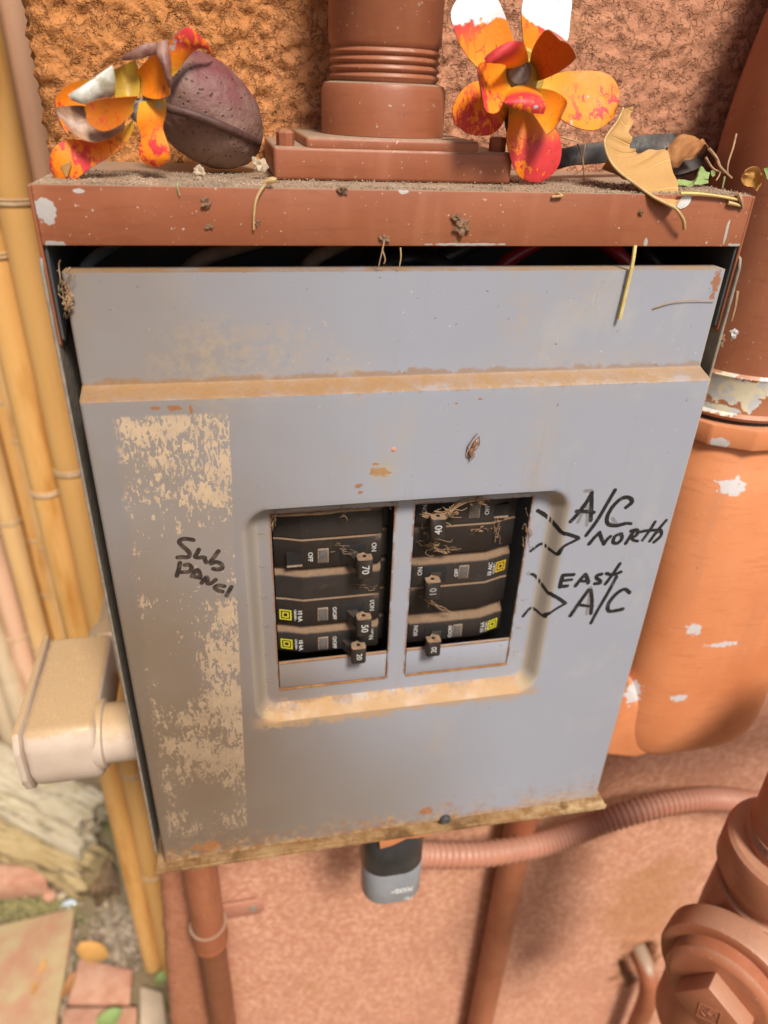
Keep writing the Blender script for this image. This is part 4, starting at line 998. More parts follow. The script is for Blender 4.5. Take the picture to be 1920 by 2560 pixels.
solid('paint_flap', [(-ghw * .72, .0), (ghw * 1.04, .0), (ghw * 1.02, -.0185), (ghw * .55, -.0200), (ghw * .2, -.0185), (-ghw * .25, -.0245), (-ghw * .62, -.0265)], (gx, .0072, z1 - .0010), (1, 0, 0), (0, 0, 1), (0, 1, 0), .0016, M['body'], gc, .0004)
pt = a(868, 1922, .0098); text('cap_lettering', '-tox', .0115, (pt.x, .0096, pt.z), (1, 0, .03), (-.03, 0, 1), M['chipwhite'], gc, .00035)
pt = a(882, 1940, .0098); text('cap_small_lettering', 'MU', .0050, (pt.x, .0096, pt.z), (1, 0, .03), (-.03, 0, 1), M['chipwhite'], gc, .0002)

# flexible conduit
fx = path([a(860, 1838, .075), a(915, 1845, .078), a(1030, 1846, .085), a(1150, 1828, .090), a(1230, 1803, .092), a(1300, 1776, .092), a(1400, 1745, .090), a(1490, 1728, .088), a(1560, 1726, .09), a(1625, 1733, .10), a(1690, 1745, .12)], 760)
rad = [.0126 + .0008 * math.cos(2 * PI * i / 9) for i in range(len(fx))]
tag(tube('flexible_conduit', fx, rad, M['pinkpaint'], None, 22), 'pinkish ribbed flexible conduit sagging from the panel bottom to the right pipe', 'conduit')

# pipe with tee and plug at the lower right
TY = -.0763; tx = .2935; prr = .0340
tee = thing('pipe_tee', (tx, TY, -.62), 'terracotta painted pipe tee with a big square-headed plug in the lower right corner', 'pipe fitting')
zr = -.3520; rr_ = .0470
tube('pipe', path([(tx, TY, zr - .02), (tx, TY, zr + .03), (tx, TY, zr + .07), (tx + .008, TY, zr + .10), (tx + .04, TY, zr + .132), (tx + .09, TY, zr + .14), (tx + .9, TY, zr + .14)], 40), prr, M['tee'], tee, 44)  # unseen bend to the right, added to keep its shadow off the housing
prof = [(prr + .0006, .0095)]
for k in range(7): prof += [(prr + .0010, .0095 - .0013 * k), (prr + .0003, .0088 - .0013 * k)]
lathe('thread', prof, (tx, TY, zr + .012), (0, 0, 1), M['tee'], tee, 44, 70)
lathe('collar', [(prr + .001, .006), (rr_ - .004, .0065), (rr_ - .001, .004), (rr_, .0), (rr_, -.026), (rr_ - .002, -.030), (rr_ - .010, -.034), (prr + .004, -.05)], (tx, TY, zr), (0, 0, 1), M['tee'], tee, 48)
ax = Vector((-.80, -.60, .0)).normalized()
c0 = Vector((tx - .004, TY, at(1792, 2452, -.111).z))
zc = c0.z
lathe('run', [(prr + .006, zr - .045 - zc), (prr + .008, .05), (prr + .009, 0), (prr + .008, -.05), (prr + .008, -.09), (prr + .012, -.11), (prr + .012, -.15)], (tx, TY, zc), (0, 0, 1), M['tee'], tee, 48)
lathe('branch', [(.028, 0), (.038, .018), (.040, .030), (.0480, .0355), (.0505, .0385), (.0510, .0560), (.0495, .0590), (.0460, .0600), (.0400, .0585)], c0, ax, M['tee'], tee, 56)
pr_ = [(.0396, .050)]
for k in range(7): pr_ += [(.0396, .0585 + .0015 * k), (.0386, .0592 + .0015 * k)]
pr_ += [(.0405, .0695), (.0408, .0722), (.0380, .0750), (.0340, .0755)]
lathe('plug', pr_, c0, ax, M['tee'], tee, 56, 40)
d_ = ax; hh = Vector((.6, -.8, 0)); vv = Vector((0, 0, -1))
eu = (hh * .5 - vv * .86).normalized(); ew = eu.cross(d_).normalized()
hd = .0195
head = solid('square_head', [(-hd, -hd), (hd, -hd), (hd, hd), (-hd, hd)], c0 + d_ * .0752, eu, ew, d_, .016, M['tee'], tee, .0014, 2)
fc = c0 + d_ * .0913
dm = .0125
for i in range(4):
    P4 = [(-dm, 0), (0, -dm * .72), (dm, 0), (0, dm * .72)]
    A, B = P4[i], P4[(i + 1) % 4]
    tube('emblem_line', [fc + eu * A[0] + ew * A[1], fc + eu * B[0] + ew * B[1]], .00045, M['tee'], head, 6)
text('emblem_letters', 'UC', .0085, fc, eu, d_.cross(eu), M['tee'], head, .0, .0004)
lathe('lower_outlet', [(.030, 0), (.040, .03), (.046, .040), (.047, .060), (.043, .064)], c0 + Vector((0, 0, -.05)), Vector((.55, -.55, -.6)), M['tee'], tee, 40)

# small pipe coming out of the hole in the wall
hp_ = thing('wall_pipe', (HOLE.x, WY, HOLE.z), 'small pipe leaving a broken hole low in the wall beside the tee', 'pipe')
tube('pipe', path([HOLE + Vector((.006, .04, .012)), HOLE + Vector((.006, .0, .010)), HOLE + Vector((.008, -.022, .000)), HOLE + Vector((.012, -.032, -.04)), HOLE + Vector((.014, -.032, -.12)), HOLE + Vector((.014, -.032, GZ - HOLE.z + .002))], 30), [.0135] * 30, M['paint'], hp_, 24)

# ------------------------------------------------------------------ beige fitting on the left
lx0, lx1 = -.2645, -.2120; ly0, ly1 = .040, .150; lz0, lz1 = -.3175, -.2600
lb = thing('beige_fitting', ((lx0 + lx1) / 2, .09, lz0), 'beige plastic conduit elbow with sand on top, left of the panel', 'conduit fitting')
solid('elbow_body', [(ly0 + .010, lz0), (ly1, lz0 + .004), (ly1, lz1), (ly0 + .006, lz1), (ly0, lz1 - .012), (ly0 - .001, lz0 + .02), (ly0 + .003, lz0 + .008)], (lx0 + .004, 0, 0), (0, 1, 0), (0, 0, 1), (1, 0, 0), lx1 - lx0 - .004, M['pvc'], lb, .006, 4)
solid('cover_plate', [(ly0 + .009, lz0 - .0015), (ly1 + .002, lz0 + .002), (ly1 + .002, lz1 + .0015), (ly0 + .004, lz1 + .0015), (ly0 - .002, lz1 - .012), (ly0 - .003, lz0 + .02), (ly0 + .001, lz0 + .007)], (lx0 - .0015, 0, 0), (0, 1, 0), (0, 0, 1), (1, 0, 0), .0050, M['pvc'], lb, .0014, 2)
sz = (lz0 + lz1) / 2 + .001; syc = ly0 + .025
tube('stub', [(lx1 - .01, syc, sz), (-.1802, syc, sz)], .0222, M['pvc'], lb, 40)
lathe('shoulder', [(.0222, .0), (.0255, -.001), (.0262, -.006), (.0240, -.012)], (lx1 + .0035, syc, sz), (1, 0, 0), M['pvc'], lb, 40)
rpx = at(222, 1578, ly1 + .012).x + .0185
lathe('rear_hub', [(.0205, 0), (.0222, .002), (.0222, .020), (.0185, .023)], (rpx, ly1 - .002, lz1 - .022), (0, 1, 0), M['pvc'], lb, 40)
tube('rear_pipe', [(rpx, ly1 + .01, lz1 - .022), (rpx, .34, lz1 - .022)], .0165, M['pvc'], lb, 36)
for zz in (lz0 + .012,): lathe('cover_screw', [(.0028, 0), (.0024, .0014), (.0008, .0015)], (lx0 - .0014, ly0 + .004, zz), (-1, 0, 0), M['boxedge'], lb, 12)
tag(scatter('sand', lambda: Vector((random.uniform(lx0 + .006, lx1 - .004), random.uniform(ly0 + .012, ly1 - .004), lz1 + .0004)), M['sand'], 'sand grains lying on top of the beige fitting', n=700, r=(.0003, .0008)), 'sand grains lying on top of the beige fitting', None)

# ------------------------------------------------------------------ flowers
def fl(k): 
    if k == 'R': return lambda q, y: at(1100 + q[0] * .28933, q[1] * .28933, y)
    return lambda q, y: at(100 + q[0] * .33755, 40 + q[1] * .33755, y)
def petal(root, K, secs, ys, mats, cup=.10, name='petal', thick=.0006):
    f = fl(K); n = len(secs); out = []
    for i, (l, r) in enumerate(secs):
        t = i / (n - 1)
        yy = ys if not callable(ys) else ys(t)
        if isinstance(yy, (tuple, list)): yl, yr = yy
        else: yl = yr = yy
        out.append((f(l, yl), f(r, yr)))
    return sheet(name, out, mats, root, cup, thick)
def lerp(*v):
    def g(t):
        x = t * (len(v) - 1); i = min(int(x), len(v) - 2); return v[i] + (v[i + 1] - v[i]) * (x - i)
    return g
def lr(A, B):
    ga, gb = lerp(*A), lerp(*B); return lambda t: (ga(t), gb(t))
fr = thing('metal_flower', at(1100 + 800 * .289, 450, .055), 'upright painted tin flower, orange and red with white tips, right of the hub', 'metal flower')
tb = M['petalback']
petal(fr, 'R', [((430, 640), (680, 420)), ((310, 570), (630, 330)), ((190, 420), (580, 190)), ((110, 220), (520, 40)), ((95, 110), (480, -10)), ((140, 10), (420, -45)), ((220, -50), (340, -70))], lr((.056, .055, .054, .054, .056, .060, .064), (.056, .057, .058, .059, .062, .066, .070)), [M['petal_w'], tb], .09, 'outer_petal')
petal(fr, 'R', [((745, 520), (800, 560)), ((720, 350), (1010, 450)), ((705, 190), (1100, 345)), ((705, 60), (1122, 170)), ((735, -20), (1135, 0)), ((820, -70), (1080, -60))], lr((.056, .054, .054, .056, .060, .066), (.058, .058, .059, .061, .065, .070)), [M['petal_w'], tb], .09, 'outer_petal')
petal(fr, 'R', [((830, 715), (840, 770)), ((1000, 640), (930, 930)), ((1200, 615), (1060, 1040)), ((1400, 625), (1200, 1110)), ((1510, 700), (1350, 1122)), ((1547, 800), (1480, 1030)), ((1548, 850), (1530, 930))], lr((.056, .060, .062, .060, .057, .054, .053), (.056, .050, .046, .044, .044, .046, .048)), [M['petal'], tb], .06, 'outer_petal')
petal(fr, 'R', [((590, 900), (830, 900)), ((590, 1060), (930, 1040)), ((572, 1190), (1012, 1130)), ((590, 1300), (1047, 1260)), ((630, 1430), (1032, 1410)), ((690, 1530), (960, 1515)), ((770, 1572), (870, 1572))], lr((.055, .050, .046, .044, .043, .044, .045), (.055, .052, .050, .049, .048, .047, .046)), [M['petal_r'], tb], -.05, 'outer_petal')
petal(fr, 'R', [((420, 720), (590, 880)), ((320, 703), (572, 990)), ((220, 748), (525, 1090)), ((140, 850), (445, 1160)), ((105, 960), (330, 1174)), ((125, 1075), (225, 1150))], lr((.056, .052, .048, .045, .044, .045), (.058, .056, .054, .052, .050, .047)), [M['petal_r'], tb], -.05, 'outer_petal')
petal(fr, 'R', [((580, 600), (770, 560)), ((560, 560), (752, 450)), ((520, 548), (715, 362)), ((450, 545), (650, 352)), ((400, 535), (560, 380)), ((383, 512), (450, 455))], lerp(.052, .038, .026, .020, .021, .025), [M['petal_r'], M['petal'], tb], -.10, 'inner_petal')
petal(fr, 'R', [((590, 560), (650, 770)), ((480, 540), (590, 805)), ((370, 535), (560, 870)), ((326, 590), (520, 950)), ((340, 700), (460, 982)), ((370, 880), (405, 970))], lerp(.050, .040, .032, .027, .024, .022), [M['petal'], tb], .12, 'inner_petal')
petal(fr, 'R', [((780, 530), (835, 700)), ((800, 430), (900, 682)), ((858, 320), (1010, 632)), ((935, 256), (1120, 560)), ((1045, 345), (1182, 495))], lerp(.050, .042, .034, .026, .022), [M['petal_d'], M['petal'], tb], .16, 'inner_petal')
petal(fr, 'R', [((600, 770), (860, 780)), ((570, 835), (885, 845)), ((556, 878), (917, 900)), ((585, 915), (895, 988))], lerp(.046, .032, .022, .022), [M['petal_r'], M['petal'], tb], -.12, 'inner_petal')
petal(fr, 'R', [((830, 760), (760, 900)), ((980, 788), (810, 990)), ((1080, 850), (850, 1050)), ((1098, 900), (890, 1110)), ((1060, 970), (925, 1162))], lerp(.050, .042, .036, .031, .028), [M['petal_o'], tb], .14, 'inner_petal')
p = at(1100 + 660 * .28933, 650 * .28933, .051)
lathe('throat', [(.0135, 0), (.0120, .0010), (.0095, .0006), (.0080, .0016), (.0068, .0024), (.0030, .0030)], p + Vector((.001, 0, -.001)), (-.1, -1, .1), M['petal_y'], fr, 28)
lathe('bolt', [(.0068, 0), (.0066, .0018), (.0050, .0036), (.0020, .0042)], p + Vector((0, -.0015, .0005)), (-.1, -1, .15), M['centre'], fr, 18)
tube('stem', path([p + Vector((0, .004, 0)), p + Vector((.004, .02, -.006)), p + Vector((.012, .035, -.020)), p + Vector((.02, .04, -.036))], 12), .0035, M['iron'], fr, 10)

flw = thing('metal_flower', at(250, 430, .045), 'crumpled orange tin flower lying against the stone, left of the hub', 'metal flower')
petal(flw, 'L', [((950, 480), (1010, 420)), ((958, 330), (1090, 310)), ((955, 200), (1160, 245)), ((1010, 130), (1215, 238)), ((1090, 83), (1262, 272)), ((1180, 150), (1284, 305))], lr((.055, .052, .050, .050, .053, .060), (.055, .058, .06, .062, .066, .072)), [M['petal_r'], M['tinback']], -.08, 'outer_petal')
petal(flw, 'L', [((690, 440), (735, 570)), ((780, 345), (800, 604)), ((862, 282), (885, 614)), ((905, 330), (965, 585))], lerp(.050, .042, .036, .034), [M['petal_o'], M['tinback']], .16, 'inner_petal')
petal(flw, 'L', [((862, 205), (950, 190)), ((868, 290), (970, 340)), ((903, 370), (977, 465)), ((950, 480), (972, 540))], lerp(.034, .030, .029, .031), [M['tinback'], M['tinback']], -.2, 'petal_flap')
petal(flw, 'L', [((880, 195), (860, 280)), ((780, 203), (780, 305)), ((690, 250), (700, 325)), ((598, 305), (622, 328))], lerp(.045, .042, .042, .046), [M['tinback'], M['petal_d']], -.15, 'inner_petal')
petal(flw, 'L', [((535, 400), (555, 605)), ((620, 362), (645, 600)), ((705, 325), (735, 600))], lerp(.040, .048, .046), [M['petal_y'], M['tinback']], .15, 'throat')
petal(flw, 'L', [((530, 362), (528, 605)), ((420, 440), (430, 630)), ((300, 525), (340, 658)), ((210, 580), (240, 625))], lerp(.040, .034, .031, .032), [M['petalgrey'], M['tinback']], -.16, 'inner_petal')
petal(flw, 'L', [((370, 465), (360, 700)), ((240, 495), (290, 760)), ((150, 560), (220, 840)), ((108, 620), (200, 850)), ((118, 680), (215, 890))], lerp(.050, .048, .047, .046, .045), [M['petal_o'], M['tinback']], .10, 'outer_petal')
petal(flw, 'L', [((660, 740), (620, 830)), ((490, 720), (520, 905)), ((330, 668), (390, 935)), ((210, 668), (255, 880)), ((108, 682), (140, 745))], lr((.046, .040, .036, .035, .036), (.046, .036, .030, .030, .034)), [M['petalpink'], M['petal_r']], .14, 'outer_petal')
petal(flw, 'L', [((725, 590), (690, 705)), ((600, 600), (595, 802)), ((460, 612), (470, 852)), ((350, 650), (370, 805)), ((333, 690), (345, 750))], lerp(.044, .036, .028, .025, .025), [M['petal_d'], M['petal_r']], .12, 'inner_petal')
petal(flw, 'L', [((690, 770), (690, 850)), ((560, 868), (620, 965)), ((380, 925), (505, 1048)), ((220, 912), (375, 1125)), ((110, 970), (262, 1208)), ((73, 1060), (165, 1216)), ((78, 1130), (110, 1195))], lr((.048, .046, .043, .040, .038, .038, .039), (.048, .044, .040, .037, .036, .037, .038)), [M['petal'], M['tinback']], -.08, 'outer_petal')
petal(flw, 'L', [((735, 640), (930, 618)), ((718, 780), (935, 720)), ((750, 890), (912, 830)), ((733, 1010), (955, 965)), ((758, 1072), (960, 1045)), ((820, 1112), (905, 1108))], lr((.046, .044, .043, .042, .042, .043), (.044, .042, .042, .040, .040, .042)), [M['petal'], M['tinback']], -.07, 'outer_petal')
p = fl('L')((745, 705), .049); lathe('bolt', [(.0055, 0), (.005, .002), (.003, .0035), (.001, .004)], p, (-.4, -1, .2), M['centre'], flw, 16)
# flake of leaf stuck on the lower petal
f = fl('L'); tag(sheet('leaf_scrap', [(f((148, 1110), .0350), f((190, 1190), .0350)), (f((185, 1095), .0345), f((205, 1185), .0345)), (f((235, 1072), .0340), f((215, 1150), .0340))], [M['leaf'], M['leaf']], None, .05, .0003, 4, 6), 'tiny triangular leaf scrap stuck on the lowest petal of the crumpled flower', 'leaf')

def stone():
    c = fl('L')((1225, 790), .084); bm = bmesh.new(); bmesh.ops.create_icosphere(bm, subdivisions=5, radius=1)
    Rm = Matrix.Rotation(math.radians(38), 3, 'Y')
    for v in bm.verts:
        q = v.co.copy(); g = 1 + .05 * noise.noise(q * 1.7) + .025 * noise.noise(q * 5)
        pit = noise.noise(q * 16); g -= .02 * max(0, pit - .15)
        w = Vector((q.x * .0330, q.y * .0255, q.z * .0235)) * g; v.co = Rm @ w + c
    zmin = min(v.co.z for v in bm.verts)
    for v in bm.verts: v.co.z += (LZ1 + .0012) - zmin
    me = bpy.data.meshes.new('stone'); bm.to_mesh(me); bm.free(); me.materials.append(M['stone']); me.polygons.foreach_set('use_smooth', [True] * len(me.polygons))
    return me, c
st = thing('stone', fl('L')((1225, 1130), .093), 'pitted purple brown stone wrapped by an iron rod, left of the hub', 'stone')
me, sc_ = stone(); link('boulder', me, st)
tube('iron_rod', path([f((900, 655), .060), f((960, 685), .0575), f((1100, 722), .0555), f((1290, 790), .0565), f((1450, 862), .062), f((1560, 915), .070), f((1610, 945), .078)], 24), .0022, M['iron'], st, 12)
tube('iron_rod', path([f((1000, 345), .085), f((1080, 345), .087), f((1200, 390), .090), f((1310, 470), .096)], 16), .0028, M['iron'], st, 10)

# ------------------------------------------------------------------ debris on and around the hood
def k7(cx, cy, y): return at(1380 + cx * .3255, 240 + cy * .3255, y)
leaf_secs = [((545, 92), (608, 85)), ((500, 190), (612, 170)), ((420, 300), (600, 270)), ((400, 360), (608, 380)), ((430, 470), (640, 425)), ((500, 570), (745, 425)), ((625, 668), (868, 415)), ((760, 765), (935, 600)), ((870, 825), (976, 760)), ((940, 860), (955, 845))]
ly_ = lr((.060, .050, .040, .036, .032, .026, .020, .0125, .0095, .009), (.072, .066, .056, .052, .050, .050, .048, .036, .018, .010))
lf = thing('dry_leaf', k7(600, 700, .02), 'large curled tan dead leaf hanging over the right end of the hood', 'leaf')
secs = [(k7(*l, ly_(i / 9)[0]), k7(*r, ly_(i / 9)[1])) for i, (l, r) in enumerate(leaf_secs)]
sheet('blade', secs, [M['leaf'], M['leaf']], lf, .05, .0004, 16, 44, lambda s, t: .0011 * math.sin((s * 7.5 - t * .9) * 2 * PI) * t + (.0015 * noise.noise(Vector((s * 14, t * 3, 1))) * (t ** 3)))
mid = [s_[0] + Vector((0, -.0004, 0)) for s_ in secs]
tube('midrib', path(mid + [k7(985, 910, .0085), k7(1010, 960, .0088), k7(1015, 1020, .0105)], 50), [.00045 + .0005 * i / 49 for i in range(50)], M['straw'], lf, 8)
sheet('folded_half', [(k7(395, 540, .060), k7(430, 470, .050)), (k7(390, 560, .062), k7(500, 580, .040)), (k7(440, 580, .06), k7(560, 620, .036)), (k7(540, 615, .05), k7(590, 640, .034))], [M['leafyel'], M['leafyel']], lf, .05, .0004, 5, 10)
br = [((880, 470), (900, 380)), ((905, 530), (970, 310)), ((960, 545), (1060, 300)), ((1020, 500), (1130, 330)), ((1090, 480), (1170, 350)), ((1130, 440), (1200, 390))]
tag(sheet('dry_leaf', [(k7(*l, .088 - .004 * i), k7(*r, .10 - .002 * i)) for i, (l, r) in enumerate(br)], [M['leafdark'], M['leafdark']], None, -.1, .0004, 10, 18, lambda s, t: .0018 * noise.noise(Vector((s * 6, t * 5, 2)))), 'crumpled brown dead leaf behind the large tan leaf', 'leaf')
sy = .036
ys_ = [((1455, 625), (1480, 580)), ((1460, 665), (1530, 545)), ((1490, 690), (1580, 545)), ((1545, 700), (1605, 580)), ((1570, 730), (1610, 620)), ((1600, 690), (1620, 660))]
tag(sheet('dry_leaf', [(k7(*l, .030 + .002 * (i % 2)), k7(*r, .028)) for i, (l, r) in enumerate(ys_)], [M['leafyel'], M['leafdark']], None, .1, .0004, 8, 14, lambda s, t: .0012 * noise.noise(Vector((s * 6, t * 5, 7)))), 'small amber dead leaf caught on the large right conduit', 'leaf')
gs = [((960, 645), (965, 640)), ((985, 690), (1000, 645)), ((1060, 690), (1090, 650)), ((1100, 680), (1140, 540)), ((1150, 680), (1180, 580)), ((1200, 670), (1212, 590))]
tag(sheet('green_leaf', [(k7(*l, .050), k7(*r, .056)) for i, (l, r) in enumerate(gs)], [M['leafgreen'], M['leafgreen']], None, .08, .0004, 8, 16, lambda s, t: .0010 * noise.noise(Vector((s * 6, t * 5, 9)))), 'torn green leaf lying on the hood beside the tan leaf', 'leaf')
tag(sheet('green_leaf', [(k7(1220, 575, .05), k7(1235, 570, .05)), (k7(1222, 605, .05), k7(1252, 585, .05)), (k7(1235, 620, .05), k7(1250, 612, .05))], [M['leafgreen'], M['leafgreen']], None, .08, .0004, 4, 6), 'small green leaf fragment beside the dry twigs', 'leaf')
tag(sheet('green_leaf', [(k7(1395, 145, .125), k7(1415, 120, .125)), (k7(1400, 170, .123), k7(1432, 130, .123)), (k7(1412, 190, .123), k7(1436, 200, .123)), (k7(1420, 222, .124), k7(1432, 225, .124))], [M['leafgreen'], M['leafgreen']], None, .1, .0004, 5, 8), 'tiny green leaf stuck to the wall beside the large conduit', 'leaf')
tag(sheet('green_leaf', [(k7(1625, 560, .03), k7(1660, 550, .03)), (k7(1640, 600, .03), k7(1680, 590, .03)), (k7(1650, 640, .03), k7(1680, 640, .03))], [M['leafgreen'], M['leafgreen']], None, .1, .0004, 5, 8), 'green leaf scrap at the right edge on the large conduit', 'leaf')
# black plastic strap behind the leaves
bs = thing('plastic_strap', k7(400, 560, .09), 'weathered black plastic strap lying behind the tin flower and leaves', 'strap')
sheet('strap', [(k7(-60, 400, .078), k7(-60, 560, .076)), (k7(60, 410, .082), k7(50, 560, .078)), (k7(200, 380, .088), k7(190, 525, .084)), (k7(400, 355, .094), k7(400, 510, .090)), (k7(600, 325, .100), k7(610, 480, .096)), (k7(800, 300, .104), k7(820, 470, .098)), (k7(900, 295, .106), k7(930, 440, .100)), (k7(940, 330, .108), k7(945, 400, .104))], [M['blackplastic'], M['blackplastic']], bs, -.08, .004, 8, 24, lambda s, t: .0015 * noise.noise(Vector((s * 7, t * 2, 4))))
solid('strap_end', [(0, 0), (.075, .020), (.080, .046), (.062, .058), (.012, .040)], k7(925, 620, .105), (1, 0, .0), (0, .3, 1), (0, 1, -.3), .006, M['blackplastic'], bs, .002) if False else None
sheet('strap_tail', [(k7(930, 560, .098), k7(935, 620, .094)), (k7(1000, 500, .104), k7(1010, 605, .096)), (k7(1090, 470, .110), k7(1080, 580, .100)), (k7(1150, 490, .114), k7(1150, 540, .108))], [M['blackplastic'], M['blackplastic']], bs, .06, .003, 6, 10)
tag(sheet('bird_dropping', [(k7(955, 850, .0138), k7(985, 868, .0138)), (k7(985, 790, .0136), k7(1030, 850, .0136)), (k7(1030, 755, .0136), k7(1062, 810, .0136)), (k7(1060, 758, .0138), k7(1070, 770, .0138))], [M['chipwhite'], M['chipwhite']], None, 0, .0003, 6, 8), 'white crusty bird dropping on the hood beside the leaf stalk', 'dropping')

def straw(pts, r, m, label, cat='straw', name='straw', f=None, taper=.6):
    P = path([f(*q) if f else a(*q) for q in pts], 20); tag(tube(name, P, [r * (1 - (1 - taper) * i / 19) for i in range(20)], M[m], None, 7), label, cat)
straw([(577, 392, .0135), (556, 425, .0125), (549, 460, .0122), (548, 496, .0125)], .0007, 'straw', 'thin tan stalk hanging down the hood front, left of centre')
p = a(582, 391, .0132); lathe('stalk_bud', [(.0006, -.003), (.0015, 0), (.0013, .002), (.0004, .0035)], p, (.9, -.2, .3), M['straw'], bpy.data.objects['straw'], 8)
straw([(387, 393, .0135), (384, 405, .0130), (388, 422, .0130)], .0004, 'leafgreen', 'short greenish thread on the hood front below the stone')
straw([(1372, 530, .0125), (1366, 570, .0105), (1352, 630, .0105), (1338, 690, .0100)], .0010, 'paleStraw', 'pale yellow straw hanging over the upper right of the cover', taper=1)
straw([(985, 748, .0118), (1100, 750, .0122), (1250, 765, .0125), (1430, 797, .0130)], .0008, 'paleStraw', 'tan stalk lying along the top right of the hood', f=k7, taper=.8)
straw([(1350, 820, .0130), (1400, 830, .0125), (1450, 845, .0130)], .0011, 'straw', 'short pale chaff at the right corner of the hood', f=k7)
straw([(1430, 750, .0130), (1450, 800, .0122), (1462, 860, .0130)], .0014, 'twig', 'brown seed scale at the right corner of the hood', f=k7)
straw([(0, 775, .0130), (50, 770, .0125), (80, 765, .0128), (40, 740, .0130)], .0007, 'straw', 'short curved straw on the hood front under the strap', f=k7)
straw([(1205, 405, .06), (1260, 470, .06), (1290, 540, .058), (1380, 630, .055)], .0009, 'twig', 'dry twig rising from the hood beside the large conduit', 'twig', 'twig', k7)
straw([(1180, 470, .062), (1240, 560, .060), (1330, 590, .057), (1385, 632, .055)], .0007, 'twig', 'lower of the thin dry twigs beside the large conduit', 'twig', 'twig', k7)
straw([(1415, 295, .075), (1390, 400, .065), (1355, 510, .058), (1350, 590, .056), (1382, 630, .055)], .0006, 'twig', 'tall hair-thin twig leaning on the large conduit', 'twig', 'twig', k7)
straw([(1225, 430, .06), (1280, 500, .059), (1290, 590, .058), (1260, 650, .054)], .0006, 'twig', 'bent dry twig in the middle of the twig cluster', 'twig', 'twig', k7)
straw([(1325, 620, .05), (1318, 660, .05), (1308, 705, .05)], .0006, 'leafgreen', 'short green stem standing on the hood right of the leaf', 'twig', 'twig', k7)
straw([(70, 315, .10), (140, 335, .098), (230, 360, .096)], .0005, 'straw', 'pale hair above the black strap', 'straw', 'straw', k7)
straw([(195, 370, .075), (225, 450, .07), (240, 540, .066), (245, 650, .062)], .0005, 'twig', 'long grey fibre hanging in front of the strap', 'fibre', 'fibre', k7)
straw([(255, 370, .075), (240, 460, .07), (235, 560, .066), (170, 600, .062)], .0005, 'twig', 'curled grey fibre in front of the strap', 'fibre', 'fibre', k7)
def k4(cx, cy, y): return at(1600 + cx * .452, cy * .452, y)
straw([(538, 1610, .034), (525, 1700, .033), (505, 1775, .033)], .0010, 'twig', 'brown husk strip on the large conduit below the hood corner', f=k4)
straw([(75, 1705, .0118), (180, 1670, .0112), (280, 1660, .0112), (410, 1668, .0118)], .0003, 'twig', 'hair-thin dark fibre curved across the upper right of the cover', 'fibre', 'fibre', k4)
straw([(555, 500, .128), (565, 478, .124), (572, 462, .121)], .0012, 'straw', 'tiny pale bud stuck on the wall near the large conduit', f=k4)
# seed crumbs on hood front
def crumb(u, v, y, r, m, label, s=0):
    p = a(u, v, y); bm = bmesh.new(); bmesh.ops.create_icosphere(bm, subdivisions=4, radius=r)
    for v_ in bm.verts: v_.co *= 1 + 1.3 * noise.noise(v_.co * (1.6 / r) + Vector((s, u, v))); v_.co.y *= .45; v_.co += p
    me = bpy.data.meshes.new('debris_crumb'); bm.to_mesh(me); bm.free(); me.materials.append(M[m]); tag(link('debris_crumb', me), label, 'debris')
crumb(445, 440, .0135, .0018, 'crumb', 'dark brown crumb on the hood front below the stone'); crumb(451, 489, .0135, .0013, 'crumb', 'lower dark crumb on the hood front below the stone')
crumb(740, 411, .0135, .0017, 'crumb', 'brown crumb at the top of the hood front below the hub'); crumb(555, 480, .0136, .0010, 'crumb', 'speck of debris beside the thin tan stalk')
crumb(830, 517, .0135, .0017, 'crumb', 'fibrous crumb on the lower hood edge near the centre'); crumb(1000, 490, .0128, .0030, 'crumb', 'dry leaf tatter on the hood front right of centre', 2); crumb(988, 472, .013, .0018, 'crumb', 'small tatter above the dry leaf tatter on the hood')
crumb(1555, 735, .0330, .0032, 'crumb', 'dark crumb with fibres on the large conduit'); crumb(1585, 720, .0325, .0022, 'white', 'white oval egg case on the large conduit')
crumb(1385, 460, .0135, .0012, 'bark', 'dark speck beside the leaf stalk'); crumb(147, 655, .010, .0020, 'web', 'tan fluff on the upper left edge of the cover'); crumb(150, 640, .010, .0014, 'web', 'upper tan fluff on the left edge of the cover', 3)
crumb(560, 357, .05, .003, 'grit', 'pale crumb on the hood beside the hub'); crumb(430, 372, .040, .0022, 'grit', 'grey crumb under the stone')
straw([(830, 520, .012), (826, 540, .0105), (818, 575, .010)], .0004, 'twig', 'fibre hanging from the lower hood edge near the centre', 'fibre', 'fibre')
straw([(826, 540, .0105), (832, 560, .010), (829, 570, .010)], .0004, 'twig', 'second fibre hanging from the hood edge near the centre', 'fibre', 'fibre')
straw([(865, 535, .011), (866, 555, .010), (863, 575, .010)], .0004, 'straw', 'short fibre hanging into the gap right of centre', 'fibre', 'fibre')

